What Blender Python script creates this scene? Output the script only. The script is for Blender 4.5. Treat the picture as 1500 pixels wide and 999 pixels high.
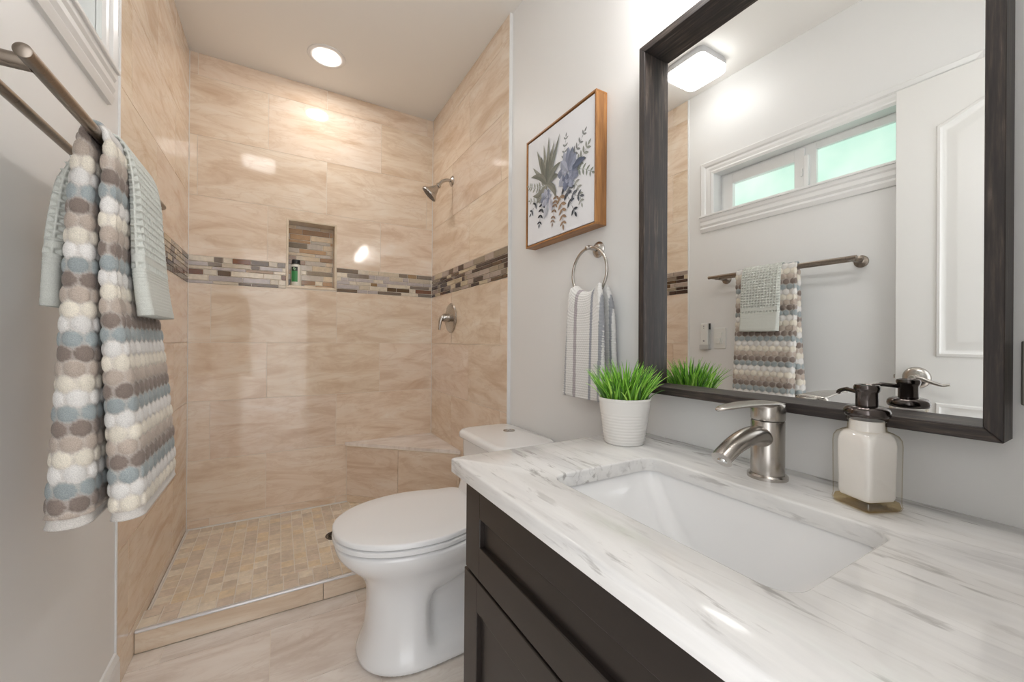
import bpy, bmesh, math, random
from mathutils import Vector, Matrix, noise as mnoise
for o in list(bpy.data.objects): bpy.data.objects.remove(o)
S = bpy.context.scene; COL = S.collection
PI = math.pi; R = math.radians
random.seed(7)

# ------------------------------------------------------------------ camera
yw, pt, rl = R(30.207), R(-.0205), R(.4347)
Fv = Vector((math.sin(yw)*math.cos(pt), math.cos(yw)*math.cos(pt), math.sin(pt)))
R0 = Vector((math.cos(yw), -math.sin(yw), 0)); U0 = R0.cross(Fv)
Rv = R0*math.cos(rl)+U0*math.sin(rl); Uv = -R0*math.sin(rl)+U0*math.cos(rl)
cam = bpy.data.cameras.new('camera'); cam.sensor_width = 36; cam.lens = 585.62/1500*36; cam.clip_start = .01; cam.clip_end = 60
co = bpy.data.objects.new('camera', cam); COL.objects.link(co)
M = Matrix.Identity(4)
for i in range(3): M[i][0] = Rv[i]; M[i][1] = Uv[i]; M[i][2] = -Fv[i]
M[2][3] = 1.05
co.matrix_world = M; S.camera = co

# ------------------------------------------------------------------ light levels
VS = S.view_settings
VS.view_transform = 'Standard'; VS.look = 'None'; VS.gamma = 1; VS.use_curve_mapping = False
VS.exposure = 0.68
E_RECESS, E_SQUARE, E_VANITY, E_WORLD = 52, 5.5, 21, 1.75
W = bpy.data.worlds.new('hall_daylight'); S.world = W; W.use_nodes = True
bg = W.node_tree.nodes['Background']; bg.inputs[0].default_value = (.97, .98, 1, 1); bg.inputs[1].default_value = E_WORLD

# ------------------------------------------------------------------ helpers
def srgb(*c):
    if len(c) == 1 and isinstance(c[0], (tuple, list)): c = c[0]
    return tuple((x/255/12.92 if x/255 <= .04045 else ((x/255+.055)/1.055)**2.4) for x in c)
def meta(o, label=None, cat=None, group=None, kind=None):
    if label: o['label'] = label
    if cat: o['category'] = cat
    if group: o['group'] = group
    if kind: o['kind'] = kind
    return o
def empty(name, loc, label, cat, group=None, kind=None, rotz=0):
    o = bpy.data.objects.new(name, None); COL.objects.link(o); o.location = loc; o.rotation_euler = (0, 0, rotz)
    o.empty_display_size = .05
    return meta(o, label, cat, group, kind)
WM = {}
def link(name, bm, mat, parent=None, smooth=False, label=None, world=True, autos=None):
    """one bmesh -> one object; with world=True the mesh coordinates are world coordinates"""
    bmesh.ops.recalc_face_normals(bm, faces=bm.faces[:])
    me = bpy.data.meshes.new(name); 
    if parent is not None and world:
        p = parent; m = Matrix.Identity(4)
        while p is not None:
            m = Matrix.Translation(p.location) @ p.rotation_euler.to_matrix().to_4x4() @ m; p = p.parent
        bm.transform(m.inverted())
    bm.to_mesh(me); bm.free()
    for q in me.polygons: q.use_smooth = smooth or autos is not None
    me.materials.append(mat)
    o = bpy.data.objects.new(name, me); COL.objects.link(o)
    if autos is not None:
        me.set_sharp_from_angle(angle=R(autos))
    if parent is not None: o.parent = parent
    if label: o['label'] = label
    return o
def NB(): return bmesh.new()
def box(bm, x0, x1, y0, y1, z0, z1, bev=0, seg=2, rot=None):
    t = bmesh.new()
    v = [t.verts.new((x, y, z)) for x in (x0, x1) for y in (y0, y1) for z in (z0, z1)]
    for f in ((0,1,3,2),(4,6,7,5),(0,4,5,1),(2,3,7,6),(0,2,6,4),(1,5,7,3)): t.faces.new([v[i] for i in f])
    bmesh.ops.recalc_face_normals(t, faces=t.faces[:])
    if bev: bmesh.ops.bevel(t, geom=t.edges[:], offset=bev, segments=seg, profile=.5, affect='EDGES')
    if rot is not None: t.transform(rot)
    merge(bm, t)
def merge(bm, t):
    me = bpy.data.meshes.new('tmp'); t.to_mesh(me); t.free(); bm.from_mesh(me); bpy.data.meshes.remove(me)
def loft(bm, loops, closed=True, cap0=True, cap1=True):
    rows = [[bm.verts.new(p) for p in L] for L in loops]
    n = len(rows[0])
    for a, b in zip(rows, rows[1:]):
        for i in range(n if closed else n-1):
            j = (i+1) % n
            bm.faces.new((a[i], a[j], b[j], b[i]))
    if closed and cap0: bm.faces.new(rows[0][::-1])
    if closed and cap1: bm.faces.new(rows[-1])
    return rows
def frame_of(d):
    d = d.normalized(); up = Vector((0, 0, 1)) if abs(d.z) < .95 else Vector((1, 0, 0))
    a = up.cross(d).normalized(); return a, d.cross(a)
def tube(bm, pts, rad, n=16, cap=True, sy=1.0, side=None):
    pts = [Vector(p) for p in pts]
    rads = rad if isinstance(rad, (list, tuple)) else [rad]*len(pts)
    loops = []; prev = None
    for i, p in enumerate(pts):
        d = (pts[min(i+1, len(pts)-1)]-pts[max(i-1, 0)]).normalized()
        if side is not None:
            a = Vector(side); a = (a-d*a.dot(d)).normalized()
        elif prev is None: a, _ = frame_of(d)
        else: a = (prev-d*prev.dot(d)).normalized()
        prev = a; b = d.cross(a)
        r = rads[i]; ra, rb = (r if isinstance(r, tuple) else (r*sy, r))
        loops.append([p+a*math.cos(2*PI*k/n)*ra+b*math.sin(2*PI*k/n)*rb for k in range(n)])
    loft(bm, loops, True, cap, cap)
def lathe(bm, prof, origin, axis=(0, 0, 1), n=40):
    """prof: (radius, height along axis); zero radii give closed ends"""
    ax = Vector(axis).normalized(); a, b = frame_of(ax); O = Vector(origin); rows = []
    for r, h in prof:
        if r < 1e-6: rows.append([bm.verts.new(O+ax*h)])
        else: rows.append([bm.verts.new(O+ax*h+a*math.cos(2*PI*k/n)*r+b*math.sin(2*PI*k/n)*r) for k in range(n)])
    for A, B in zip(rows, rows[1:]):
        for k in range(n):
            j = (k+1) % n
            if len(A) == 1 and len(B) == 1: continue
            if len(A) == 1: bm.faces.new((A[0], B[k], B[j]))
            elif len(B) == 1: bm.faces.new((A[k], A[j], B[0]))
            else: bm.faces.new((A[k], A[j], B[j], B[k]))
def spline(pts, n=8):
    pts = [Vector(p) for p in pts]; out = []
    for i in range(len(pts)-1):
        p0 = pts[max(i-1, 0)]; p1 = pts[i]; p2 = pts[i+1]; p3 = pts[min(i+2, len(pts)-1)]
        for k in range(n):
            t = k/n
            out.append(.5*((2*p1)+(p2-p0)*t+(2*p0-5*p1+4*p2-p3)*t*t+(3*p1-p0-3*p2+p3)*t**3))
    out.append(pts[-1]); return out
def prism(bm, poly, h, T):
    """2D polygon (a, b) extruded by h, mapped to 3D by T(a, b, c)"""
    lo = [bm.verts.new(T(a, b, 0)) for a, b in poly]; hi = [bm.verts.new(T(a, b, h)) for a, b in poly]
    n = len(poly)
    for i in range(n):
        j = (i+1) % n; bm.faces.new((lo[i], lo[j], hi[j], hi[i]))
    bm.faces.new(lo[::-1]); bm.faces.new(hi)
def rrect(x0, x1, y0, y1, r, n=6):
    out = []
    for cx, cy, a0 in ((x1-r, y1-r, 0), (x0+r, y1-r, 90), (x0+r, y0+r, 180), (x1-r, y0+r, 270)):
        for k in range(n+1):
            a = R(a0+90*k/n); out.append((cx+r*math.cos(a), cy+r*math.sin(a)))
    return out

# ------------------------------------------------------------------ materials
class NT:
    def __init__(s, name):
        s.m = bpy.data.materials.new(name); s.m.use_nodes = True; s.t = s.m.node_tree
        s.b = s.t.nodes['Principled BSDF']; s.out = s.t.nodes['Material Output']
    def n(s, typ, **kw):
        x = s.t.nodes.new(typ)
        for k, v in kw.items():
            if k in x.inputs.keys(): x.inputs[k].default_value = v
            else: setattr(x, k, v)
        return x
    def l(s, a, b): s.t.links.new(a, b)
    def ramp(s, fac, stops, interp='LINEAR'):
        r = s.t.nodes.new('ShaderNodeValToRGB'); r.color_ramp.interpolation = interp
        e = r.color_ramp.elements
        while len(e) < len(stops): e.new(.5)
        for el, (p, c) in zip(e, stops):
            el.position = p; el.color = (c[0], c[1], c[2], 1) if isinstance(c, (tuple, list)) else (c, c, c, 1)
        s.l(fac, r.inputs[0]); return r.outputs[0]
    def mix(s, fac, a, b, mode='MIX'):
        x = s.t.nodes.new('ShaderNodeMix'); x.data_type = 'RGBA'; x.blend_type = mode
        for sock, v in ((x.inputs[0], fac), (x.inputs[6], a), (x.inputs[7], b)):
            if hasattr(v, 'links'): s.l(v, sock)
            elif isinstance(v, (tuple, list)): sock.default_value = (v[0], v[1], v[2], 1)
            else: sock.default_value = v
        return x.outputs[2]
    def math(s, op, a, b=0.0):
        x = s.t.nodes.new('ShaderNodeMath'); x.operation = op
        for i, v in enumerate((a, b)):
            if hasattr(v, 'links'): s.l(v, x.inputs[i])
            else: x.inputs[i].default_value = v
        return x.outputs[0]
    def coords(s, kind='Object', scale=(1, 1, 1), rot=(0, 0, 0), loc=(0, 0, 0)):
        tc = s.t.nodes.new('ShaderNodeTexCoord'); mp = s.t.nodes.new('ShaderNodeMapping')
        mp.inputs['Scale'].default_value = scale; mp.inputs['Rotation'].default_value = rot; mp.inputs['Location'].default_value = loc
        s.l(tc.outputs[kind], mp.inputs[0]); return mp.outputs[0]
    def noise(s, vec, scale, detail=4, rough=.55, dist=0):
        x = s.n('ShaderNodeTexNoise'); x.inputs['Scale'].default_value = scale; x.inputs['Detail'].default_value = detail
        x.inputs['Roughness'].default_value = rough; x.inputs['Distortion'].default_value = dist
        s.l(vec, x.inputs['Vector']); return x.outputs['Fac']
    def bump(s, h, strength=.2, dist=.001, prev=None):
        x = s.n('ShaderNodeBump'); x.inputs['Strength'].default_value = strength; x.inputs['Distance'].default_value = dist
        s.l(h, x.inputs['Height'])
        if prev is not None: s.l(prev, x.inputs['Normal'])
        s.l(x.outputs[0], s.b.inputs['Normal']); return x.outputs[0]
def simple(name, col, rough=.5, metal=0, spec=.5, **kw):
    t = NT(name); b = t.b
    b.inputs['Base Color'].default_value = (*srgb(*col), 1); b.inputs['Roughness'].default_value = rough
    b.inputs['Metallic'].default_value = metal; b.inputs['Specular IOR Level'].default_value = spec
    for k, v in kw.items(): b.inputs[k.replace('_', ' ')].default_value = v
    return t.m
def painted(name, col, rough=.55, bumps=.06):
    t = NT(name); v = t.coords()
    n = t.noise(v, 90, 3)
    t.b.inputs['Base Color'].default_value = (*srgb(*col), 1); t.b.inputs['Roughness'].default_value = rough
    t.bump(n, bumps, .0015); return t.m
def emis(name, col, strength):
    t = NT(name); t.b.inputs['Base Color'].default_value = (.8, .8, .8, 1)
    t.b.inputs['Emission Color'].default_value = (*col, 1); t.b.inputs['Emission Strength'].default_value = strength; return t.m
def brushed(name, col, rough=.28, scale=(4, 4, 300)):
    t = NT(name); v = t.coords(scale=scale); n = t.noise(v, 6, 2)
    t.b.inputs['Metallic'].default_value = 1
    c = srgb(*col); t.l(t.mix(n, tuple(x*.96 for x in c), tuple(min(1, x*1.03) for x in c)), t.b.inputs['Base Color'])
    t.l(t.ramp(n, [(.2, rough*.8), (.8, rough*1.25)]), t.b.inputs['Roughness']); return t.m
def marble_tile(name, base, light, dark, rough=.07, wav=.12, rot=16):
    """stone-look porcelain; UV = metres on the wall with a shift of its own for each tile"""
    t = NT(name); tc = t.n('ShaderNodeTexCoord'); uv = tc.outputs['UV']
    mp = t.n('ShaderNodeMapping'); mp.inputs['Rotation'].default_value = (0, 0, R(-rot)); mp.inputs['Scale'].default_value = (1.2, 4.2, 1)
    t.l(uv, mp.inputs[0])
    a = t.noise(mp.outputs[0], 2.2, 7, .6, 1.1)
    mp2 = t.n('ShaderNodeMapping'); mp2.inputs['Rotation'].default_value = (0, 0, R(-rot-4)); mp2.inputs['Scale'].default_value = (1.3, 5.5, 1); mp2.inputs['Location'].default_value = (3, 5, 0)
    t.l(uv, mp2.inputs[0])
    b = t.noise(mp2.outputs[0], 1.7, 8, .62, 1.6)
    c = t.ramp(a, [(.3, srgb(*dark)), (.5, srgb(*base)), (.72, srgb(*light))])
    vein = t.ramp(b, [(.455, 0.), (.492, 1.), (.503, .5), (.55, 0.)])
    c = t.mix(t.math('MULTIPLY', vein, .42), c, srgb(*dark))
    lv = t.ramp(t.noise(mp2.outputs[0], 3.1, 6, .6, 1.2), [(.62, 0.), (.75, 1.)])
    c = t.mix(t.math('MULTIPLY', lv, .4), c, srgb(*light))
    sp = t.ramp(t.noise(uv, 70, 2), [(.70, 0.), (.76, 1.)])
    c = t.mix(t.math('MULTIPLY', sp, .25), c, srgb(*light))
    at = t.n('ShaderNodeAttribute', attribute_name='Col')
    c = t.mix(1.0, c, at.outputs['Color'], 'MULTIPLY')
    t.l(c, t.b.inputs['Base Color']); t.b.inputs['Roughness'].default_value = rough
    w = t.noise(uv, 3.5, 2); t.bump(w, wav, .01)
    return t.m
def colattr(name, rough=.5, noise_scale=0, bump=0, spec=.5, amt=.12):
    t = NT(name); at = t.n('ShaderNodeAttribute', attribute_name='Col')
    c = at.outputs['Color']; t.b.inputs['Specular IOR Level'].default_value = spec
    if noise_scale:
        n = t.noise(t.coords(), noise_scale, 3)
        c = t.mix(1., c, t.ramp(n, [(.25, 1-amt), (.75, 1+amt*.4)]), 'MULTIPLY')
        if bump: t.bump(n, bump, .002)
    t.l(c, t.b.inputs['Base Color']); t.b.inputs['Roughness'].default_value = rough; return t.m

M_WALL = painted('white_wall_paint', (230, 230, 229), .42)
M_CEIL = painted('ceiling_paint', (238, 236, 232), .7)
M_TRIM = simple('white_gloss_trim', (232, 232, 231), .3)
M_TILE = marble_tile('beige_marble_tile', (232, 213, 192), (240, 227, 211), (211, 184, 157))
M_FLOOR = marble_tile('pale_floor_tile', (234, 225, 217), (242, 236, 230), (212, 198, 187), .22, .03, 30)
M_GROUT = simple('grout', (230, 220, 206), .8)
M_MOSAIC = colattr('glass_mosaic', .09, 60, 0, .6, .15)
M_STONE = colattr('tumbled_stone_mosaic', .4, 45, .15, .4, .18)
M_NICK = simple('brushed_nickel', (190, 185, 179), .26, 1)
M_DRAIN = simple('dark_drain_metal', (96, 92, 88), .3, 1)
M_STEEL = brushed('dull_brushed_nickel', (150, 139, 128), .3, (3, 300, 3))
M_CERAM = simple('white_ceramic', (238, 238, 238), .06, 0, .5, Coat_Weight=.4, Coat_Roughness=.03)
M_SEAT = simple('white_seat_plastic', (236, 236, 236), .22)

# ------------------------------------------------------------------ dimensions of the room
XL, XR, XW, YB, ZC = -.4114, .8987, .9098, 2.6306, 2.54
YE_L, YE_R, YN = 1.593, 1.5794, -.03
ZM0, ZM1 = 1.339, 1.484          # mosaic band
ZSF = .0565                      # shower floor
NX0, NX1, NZ0, NZ1, ND = .040, .289, 1.354, 1.735, .095   # niche

def cut_rects(rects, hole):
    out = []; hx0, hx1, hz0, hz1 = hole
    for x0, x1, z0, z1 in rects:
        if x1 <= hx0 or x0 >= hx1 or z1 <= hz0 or z0 >= hz1: out.append((x0, x1, z0, z1)); continue
        if x0 < hx0: out.append((x0, hx0, z0, z1))
        if x1 > hx1: out.append((hx1, x1, z0, z1))
        a, b = max(x0, hx0), min(x1, hx1)
        if z0 < hz0: out.append((a, b, z0, hz0))
        if z1 > hz1: out.append((a, b, hz1, z1))
    return out
def tile_quads(bm, cells, T, thick=.0016, g=.0011):
    """cells: (parent tile id rect, list of sub rects); T(a, b, c) -> world"""
    uvl = bm.loops.layers.uv.verify(); cl = bm.loops.layers.float_color.get('Col') or bm.loops.layers.float_color.new('Col')
    for shift, tint, rects in cells:
        for a0, a1, b0, b1, ga0, ga1, gb0, gb1 in rects:
            p0, p1, q0, q1 = a0+ga0, a1-ga1, b0+gb0, b1-gb1
            if p1-p0 < .002 or q1-q0 < .002: continue
            v = [bm.verts.new(T(*p)) for p in ((p0, q0, thick), (p1, q0, thick), (p1, q1, thick), (p0, q1, thick), (p0, q0, 0), (p1, q0, 0), (p1, q1, 0), (p0, q1, 0))]
            for f in ((0, 1, 2, 3), (4, 5, 1, 0), (5, 6, 2, 1), (6, 7, 3, 2), (7, 4, 0, 3)):
                fc = bm.faces.new([v[i] for i in f])
                for lp, i in zip(fc.loops, f):
                    a, b = ((p0, q0), (p1, q0), (p1, q1), (p0, q1))[i % 4]
                    lp[uvl].uv = (a+shift[0], b+shift[1]); lp[cl] = (*tint, 1)
def grid_cells(a0, a1, b0, b1, tw, th, aoff, boff, holes=(), stagger=None, g=.0011, tintv=.03):
    cells = []; nb0 = math.floor((b0-boff)/th); nb1 = math.ceil((b1-boff)/th)
    for j in range(nb0, nb1):
        off = aoff+(stagger(j) if stagger else 0)
        for i in range(math.floor((a0-off)/tw), math.ceil((a1-off)/tw)):
            x0, x1, z0, z1 = off+i*tw, off+(i+1)*tw, boff+j*th, boff+(j+1)*th
            r = (max(x0, a0), min(x1, a1), max(z0, b0), min(z1, b1))
            if r[1]-r[0] < .003 or r[3]-r[2] < .003: continue
            rs = [r]
            for h in holes: rs = cut_rects(rs, h)
            e = 1e-5
            rr = [(p0, p1, q0, q1, g if abs(p0-r[0]) < e else 0, g if abs(p1-r[1]) < e else 0, g if abs(q0-r[2]) < e else 0, g if abs(q1-r[3]) < e else 0) for p0, p1, q0, q1 in rs]
            k = 1+random.uniform(-tintv, tintv)
            cells.append(((random.uniform(0, 40), random.uniform(0, 40)), (k, k*random.uniform(.99, 1.01), k*random.uniform(.985, 1.01)), rr))
    return cells
def rect_wall(bm, rects, T, depth):
    for a0, a1, b0, b1 in rects:
        v = [bm.verts.new(T(a, b, c)) for c in (0, -depth) for a, b in ((a0, b0), (a1, b0), (a1, b1), (a0, b1))]
        for f in ((0, 1, 2, 3), (7, 6, 5, 4), (0, 4, 5, 1), (1, 5, 6, 2), (2, 6, 7, 3), (3, 7, 4, 0)): bm.faces.new([v[i] for i in f])
T_back = lambda a, b, c: (a, YB-c, b)
T_left = lambda a, b, c: (XL+c, a, b)
T_right = lambda a, b, c: (XR-c, a, b)
def struct(o): o['kind'] = 'structure'; return o

# ------------------------------------------------------------------ floor, ceiling, walls
bm = NB(); box(bm, XL-.15, XW+.15, -1.3, YB+.12, -.06, -.002); fl = struct(link('floor', bm, M_GROUT))
bm = NB(); tile_quads(bm, grid_cells(XL, XW, -1.3, 1.7698, .61, .305, -.02, .16, stagger=lambda j: .3*(j % 2)), lambda a, b, c: (a, b, -.002+c))
link('floor_tiles', bm, M_FLOOR, fl)
bm = NB(); box(bm, XL-.15, XW+.15, -.15, YB+.12, ZC, ZC+.06); struct(link('ceiling', bm, M_CEIL))

ROW = .3135
def rowstag(j): return (.0, .307)[j % 2]
NH = (NX0-.009, NX1+.009, NZ0-.008, NZ1+.008)
# back wall
bm = NB(); rect_wall(bm, cut_rects([(XL-.1, XR+.1, -.06, ZC+.05)], (NX0, NX1, NZ0, NZ1)), T_back, .12)
wb = struct(link('wall_back', bm, M_GROUT))
bm = NB()
tile_quads(bm, grid_cells(XL, XR, ZM1, ZC, .614, ROW, -.06, ZM1, [NH], stagger=lambda j: (0, .3, 0, .3)[j % 4] if j else 0), T_back)
tile_quads(bm, grid_cells(XL, XR, ZSF, ZM0, .614, .3095, -.06, ZM0-.3095*5, [NH], stagger=lambda j: (.36, 0, .36, .0, .36)[j % 5]), T_back)
link('wall_tiles', bm, M_TILE, wb)
# niche lining: side slabs and thin edging of the same tile
bm = NB()
for a0, a1, b0, b1 in cut_rects([NH], (NX0, NX1, NZ0, NZ1)): box(bm, a0, a1, YB-.004, YB+.002, b0, b1, .0008, 1)
for a0, a1, b0, b1 in ((NX0, NX0+.003, NZ0, NZ1), (NX1-.003, NX1, NZ0, NZ1), (NX0, NX1, NZ0, NZ0+.006), (NX0, NX1, NZ1-.003, NZ1)): box(bm, a0, a1, YB-.003, YB+ND, b0, b1)
t_ = NT('niche_edge_stone'); t_.l(t_.ramp(t_.noise(t_.coords(), 12, 5), [(.3, srgb(206, 186, 158)), (.7, srgb(228, 214, 192))]), t_.b.inputs['Base Color']); t_.b.inputs['Roughness'].default_value = .15
link('niche_edging', bm, t_.m, wb)
bm = NB(); box(bm, NX0-.01, NX1+.01, YB+ND, YB+ND+.02, NZ0-.01, NZ1+.01); link('niche_back', bm, M_GROUT, wb)
# left wall: painted part with a window opening, tiled part in the shower
WY0, WY1, WZ0, WZ1 = .46, 1.425, 1.782, 2.02
bm = NB(); rect_wall(bm, cut_rects([(-.15, YE_L, -.06, ZC+.05)], (WY0, WY1, WZ0, WZ1)), T_left, .12); struct(link('wall_left', bm, M_WALL))
bm = NB(); rect_wall(bm, [(YE_L, YB+.1, -.06, ZC+.05)], T_left, .12); wl = struct(link('wall_shower_left', bm, M_GROUT))
bm = NB()
tile_quads(bm, grid_cells(YE_L+.009, YB, ZM1, ZC, .614, ROW, YB-.614*2, ZM1, stagger=rowstag), T_left)
tile_quads(bm, grid_cells(YE_L+.009, YB, 0, ZM0, .614, .3095, YB-.614*2, ZM0-.3095*5, stagger=rowstag), T_left)
link('wall_tiles', bm, M_TILE, wl)
bm = NB(); box(bm, XL-.002, XL+.004, YE_L, YE_L+.009, 0, ZC, .0015, 2); struct(link('trim_1', bm, M_TRIM))
# right wall: painted part, and the tiled part standing a little proud
bm = NB(); box(bm, XW, XW+.12, -.15, YE_R+.01, -.06, ZC+.05); struct(link('wall_right', bm, M_WALL))
bm = NB(); rect_wall(bm, [(YE_R+.004, YB+.1, -.06, ZC+.05)], T_right, .12); wr = struct(link('wall_shower_right', bm, M_GROUT))
bm = NB()
tile_quads(bm, grid_cells(YE_R+.002, YB, ZM1, ZC, .614, ROW, YB-.614*2, ZM1, stagger=lambda j: (.0, .25)[j % 2]), T_right)
tile_quads(bm, grid_cells(YE_R+.002, YB, 0, ZM0, .614, .3095, YB-.614*2, ZM0-.3095*5, stagger=lambda j: (.25, .0)[j % 2]), T_right)
link('wall_tiles', bm, M_TILE, wr)
bm = NB(); box(bm, XR-.003, XW+.001, YE_R-.003, YE_R+.004, 0, ZC, .0012, 2); struct(link('trim_2', bm, M_TRIM))
# front wall with the doorway the camera looks through
bm = NB(); T_f = lambda a, b, c: (a, YN+c, b)
rect_wall(bm, cut_rects([(XL-.1, XW+.1, -.06, ZC+.05)], (XL+.02, .285, -.1, 2.07)), T_f, .12); struct(link('wall_front', bm, M_WALL))

# ------------------------------------------------------------------ mosaic band (glass and stone sticks)
PAL_B = [((190, 180, 177), 6), ((208, 194, 172), 4), ((222, 210, 190), 5), ((104, 82, 58), 2), ((122, 78, 48), 2), ((132, 118, 104), 2), ((158, 128, 92), 1)]
PAL_R = [((62, 41, 33), 6), ((92, 66, 40), 2), ((150, 136, 116), 3), ((170, 154, 142), 4), ((198, 182, 154), 2), ((128, 114, 100), 2)]
PAL_N = [((196, 158, 118), 4), ((222, 202, 172), 6), ((208, 196, 182), 6), ((158, 122, 88), 2), ((142, 126, 106), 1), ((82, 64, 52), 1), ((232, 220, 198), 3)]
def sticks(a0, a1, b0, b1, pal, T, rows, seed, thick=.0035, lf=1):
    rnd = random.Random(seed); bm = NB(); cl = bm.loops.layers.float_color.new('Col')
    cols = [c for c, w in pal for _ in range(w)]
    hs = [rnd.choice((.7, 1, 1.25)) for _ in range(rows)]; sc = (b1-b0)/sum(hs); z = b0
    for h in hs:
        h *= sc; x = a0-rnd.uniform(0, .05)
        while x < a1:
            L = rnd.choice((.04, .06, .085, .11, .13, .15))*lf; p0, p1 = max(x, a0), min(x+L, a1); x += L
            if p1-p0 < .006: continue
            c = rnd.choice(cols); k = rnd.uniform(.9, 1.08); col = (*(v*k for v in srgb(*c)), 1); g = .0011; b = .0012
            lo = [bm.verts.new(T(a, q, 0)) for a, q in ((p0+g, z+g), (p1-g, z+g), (p1-g, z+h-g), (p0+g, z+h-g))]
            hi = [bm.verts.new(T(a, q, thick)) for a, q in ((p0+g+b, z+g+b), (p1-g-b, z+g+b), (p1-g-b, z+h-g-b), (p0+g+b, z+h-g-b))]
            fs = [bm.faces.new(hi)]+[bm.faces.new((lo[i], lo[(i+1) % 4], hi[(i+1) % 4], hi[i])) for i in range(4)]
            for f in fs:
                for lp in f.loops: lp[cl] = col
        z += h
    return bm
for o_, (a0, a1, pal, T, sd) in zip((wb, wb, wl, wr), ((XL, NH[0], PAL_B, T_back, 3), (NH[1], XR, PAL_B, T_back, 11), (YE_L+.009, YB, PAL_R, T_left, 5), (YE_R+.002, YB, PAL_R, T_right, 8))):
    link('mosaic_band', sticks(a0, a1, ZM0, ZM1, pal, T, 6, sd, lf=1 if T is T_back else .9), M_MOSAIC, o_)
link('niche_mosaic', sticks(NX0+.003, NX1-.003, NZ0+.006, NZ1-.003, PAL_N, lambda a, b, c: (a, YB+ND-c, b), 14, 21), M_MOSAIC, wb)

# ------------------------------------------------------------------ shower pan, kerb, bench
YC0 = 1.7698; ZK = .0763
bm = NB(); box(bm, XL, XR, YC0+.012, YB, -.001, ZSF-.002); box(bm, XL, XR, YC0+.012, 1.895, 0, ZK-.003)
sf = struct(link('shower_floor', bm, simple('pale_grout', (238, 230, 218), .8)))
bm = NB(); cl = bm.loops.layers.float_color.new('Col')
def stone(x0, x1, y0, y1, z):
    c = random.choice(((234, 219, 196), (228, 212, 190), (240, 228, 209), (218, 203, 184), (234, 215, 186), (225, 209, 191)))
    col = (*srgb(*c), 1); g = .0017; b = .0012
    lo = [bm.verts.new((x, y, z-.002)) for x, y in ((x0+g, y0+g), (x1-g, y0+g), (x1-g, y1-g), (x0+g, y1-g))]
    hi = [bm.verts.new((x, y, z)) for x, y in ((x0+g+b, y0+g+b), (x1-g-b, y0+g+b), (x1-g-b, y1-g-b), (x0+g+b, y1-g-b))]
    for f in [bm.faces.new(hi)]+[bm.faces.new((lo[i], lo[(i+1) % 4], hi[(i+1) % 4], hi[i])) for i in range(4)]:
        for lp in f.loops: lp[cl] = col
k = .0515; DX, DY = .255, 2.205
i = 0; x = XL+.012
while x < XR:
    y = 1.897
    while y < YB-.012:
        x1, y1 = min(x+k, XR), min(y+k, YB-.012); yc = (y+y1)/2; xc = (x+x1)/2
        if True:
            inb = (yc-2.1224) > (XR-xc)*.9455+.02
            if not inb and math.hypot(xc-DX, yc-DY) > .052: stone(x, x1, y, y1, ZSF)
        y += k
    x += k
x = XL+.004
while x < XR-.01:
    for y in (YC0+.016, YC0+.016+.0535): stone(x, min(x+.0535, XR), y, y+.0535, ZK)
    x += .0535
link('stone_mosaic', bm, M_STONE, sf)
bm = NB(); box(bm, XL, XR, YB-.012, YB-.003, ZSF-.003, ZSF+.006, .002, 1); box(bm, XL+.003, XL+.011, 1.897, YB, ZSF-.003, ZSF+.006, .002, 1)
for q in ((XL+.0005, XL+.0045), (XR-.0045, XR-.0005)): box(bm, q[0], q[1], YB-.0045, YB-.0005, ZSF, ZC)
link('caulk_line', bm, simple('white_caulk', (226, 222, 216), .5), sf)
bm = NB(); T_k = lambda a, b, c: (a, YC0+.012-c, b)
tile_quads(bm, grid_cells(XL+.002, XR, 0, ZK-.008, .614, .2, .16, 0), T_k, .0105)
kt = link('kerb_tiles', bm, M_TILE, sf)
bm = NB(); box(bm, XL+.002, XR, YC0-.002, YC0+.012, ZK-.009, ZK+.0015, .004, 3); link('kerb_edge_strip', bm, simple('white_metal_strip', (226, 226, 228), .2, .3), sf)

bp = [(.361, YB-.003), (XR-.003, YB-.003), (XR-.003, 2.1224)]
bench = empty('corner_bench', (.7, 2.46, ZSF), 'triangular tiled beige corner bench built into the shower corner behind the toilet', 'bench')
bm = NB(); prism(bm, bp, .4215-.018-ZSF, lambda a, b, c: (a, b, ZSF+c)); link('bench_core', bm, M_GROUT, bench)
bd = Vector((XR-.361, 2.1224-YB, 0)); BL = bd.length; bd.normalize(); bn = Vector((bd.y, -bd.x, 0)); 
T_b = lambda a, b, c: tuple(Vector((.361, YB-.003, 0))+bd*a+bn*(c)+Vector((0, 0, b)))
bm = NB(); tile_quads(bm, grid_cells(.004, BL-.004, ZSF, .404, .37, .3095, -.02, ZM0-.3095*4, stagger=lambda j: 0), T_b, .0035); link('bench_face', bm, M_TILE, bench)
bm = NB(); uvl = bm.loops.layers.uv.verify(); cl = bm.loops.layers.float_color.new('Col')
prism(bm, [(.352, YB-.003), (XR-.003, YB-.003), (XR-.003, 2.114)], .018, lambda a, b, c: (a, b, .4035+c))
for f in bm.faces:
    for lp in f.loops: lp[uvl].uv = (lp.vert.co.x, lp.vert.co.y); lp[cl] = (1.04, 1.04, 1.05, 1)
link('bench_top', bm, M_FLOOR, bench)
bm = NB(); tube(bm, [Vector((.361, YB-.004, 0))+bn*.004+Vector((0, 0, .402)), Vector((XR-.003, 2.1225, 0))+bn*.004+Vector((0, 0, .402))], .0035, 8); link('bench_caulk', bm, M_GROUT, bench)

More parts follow.
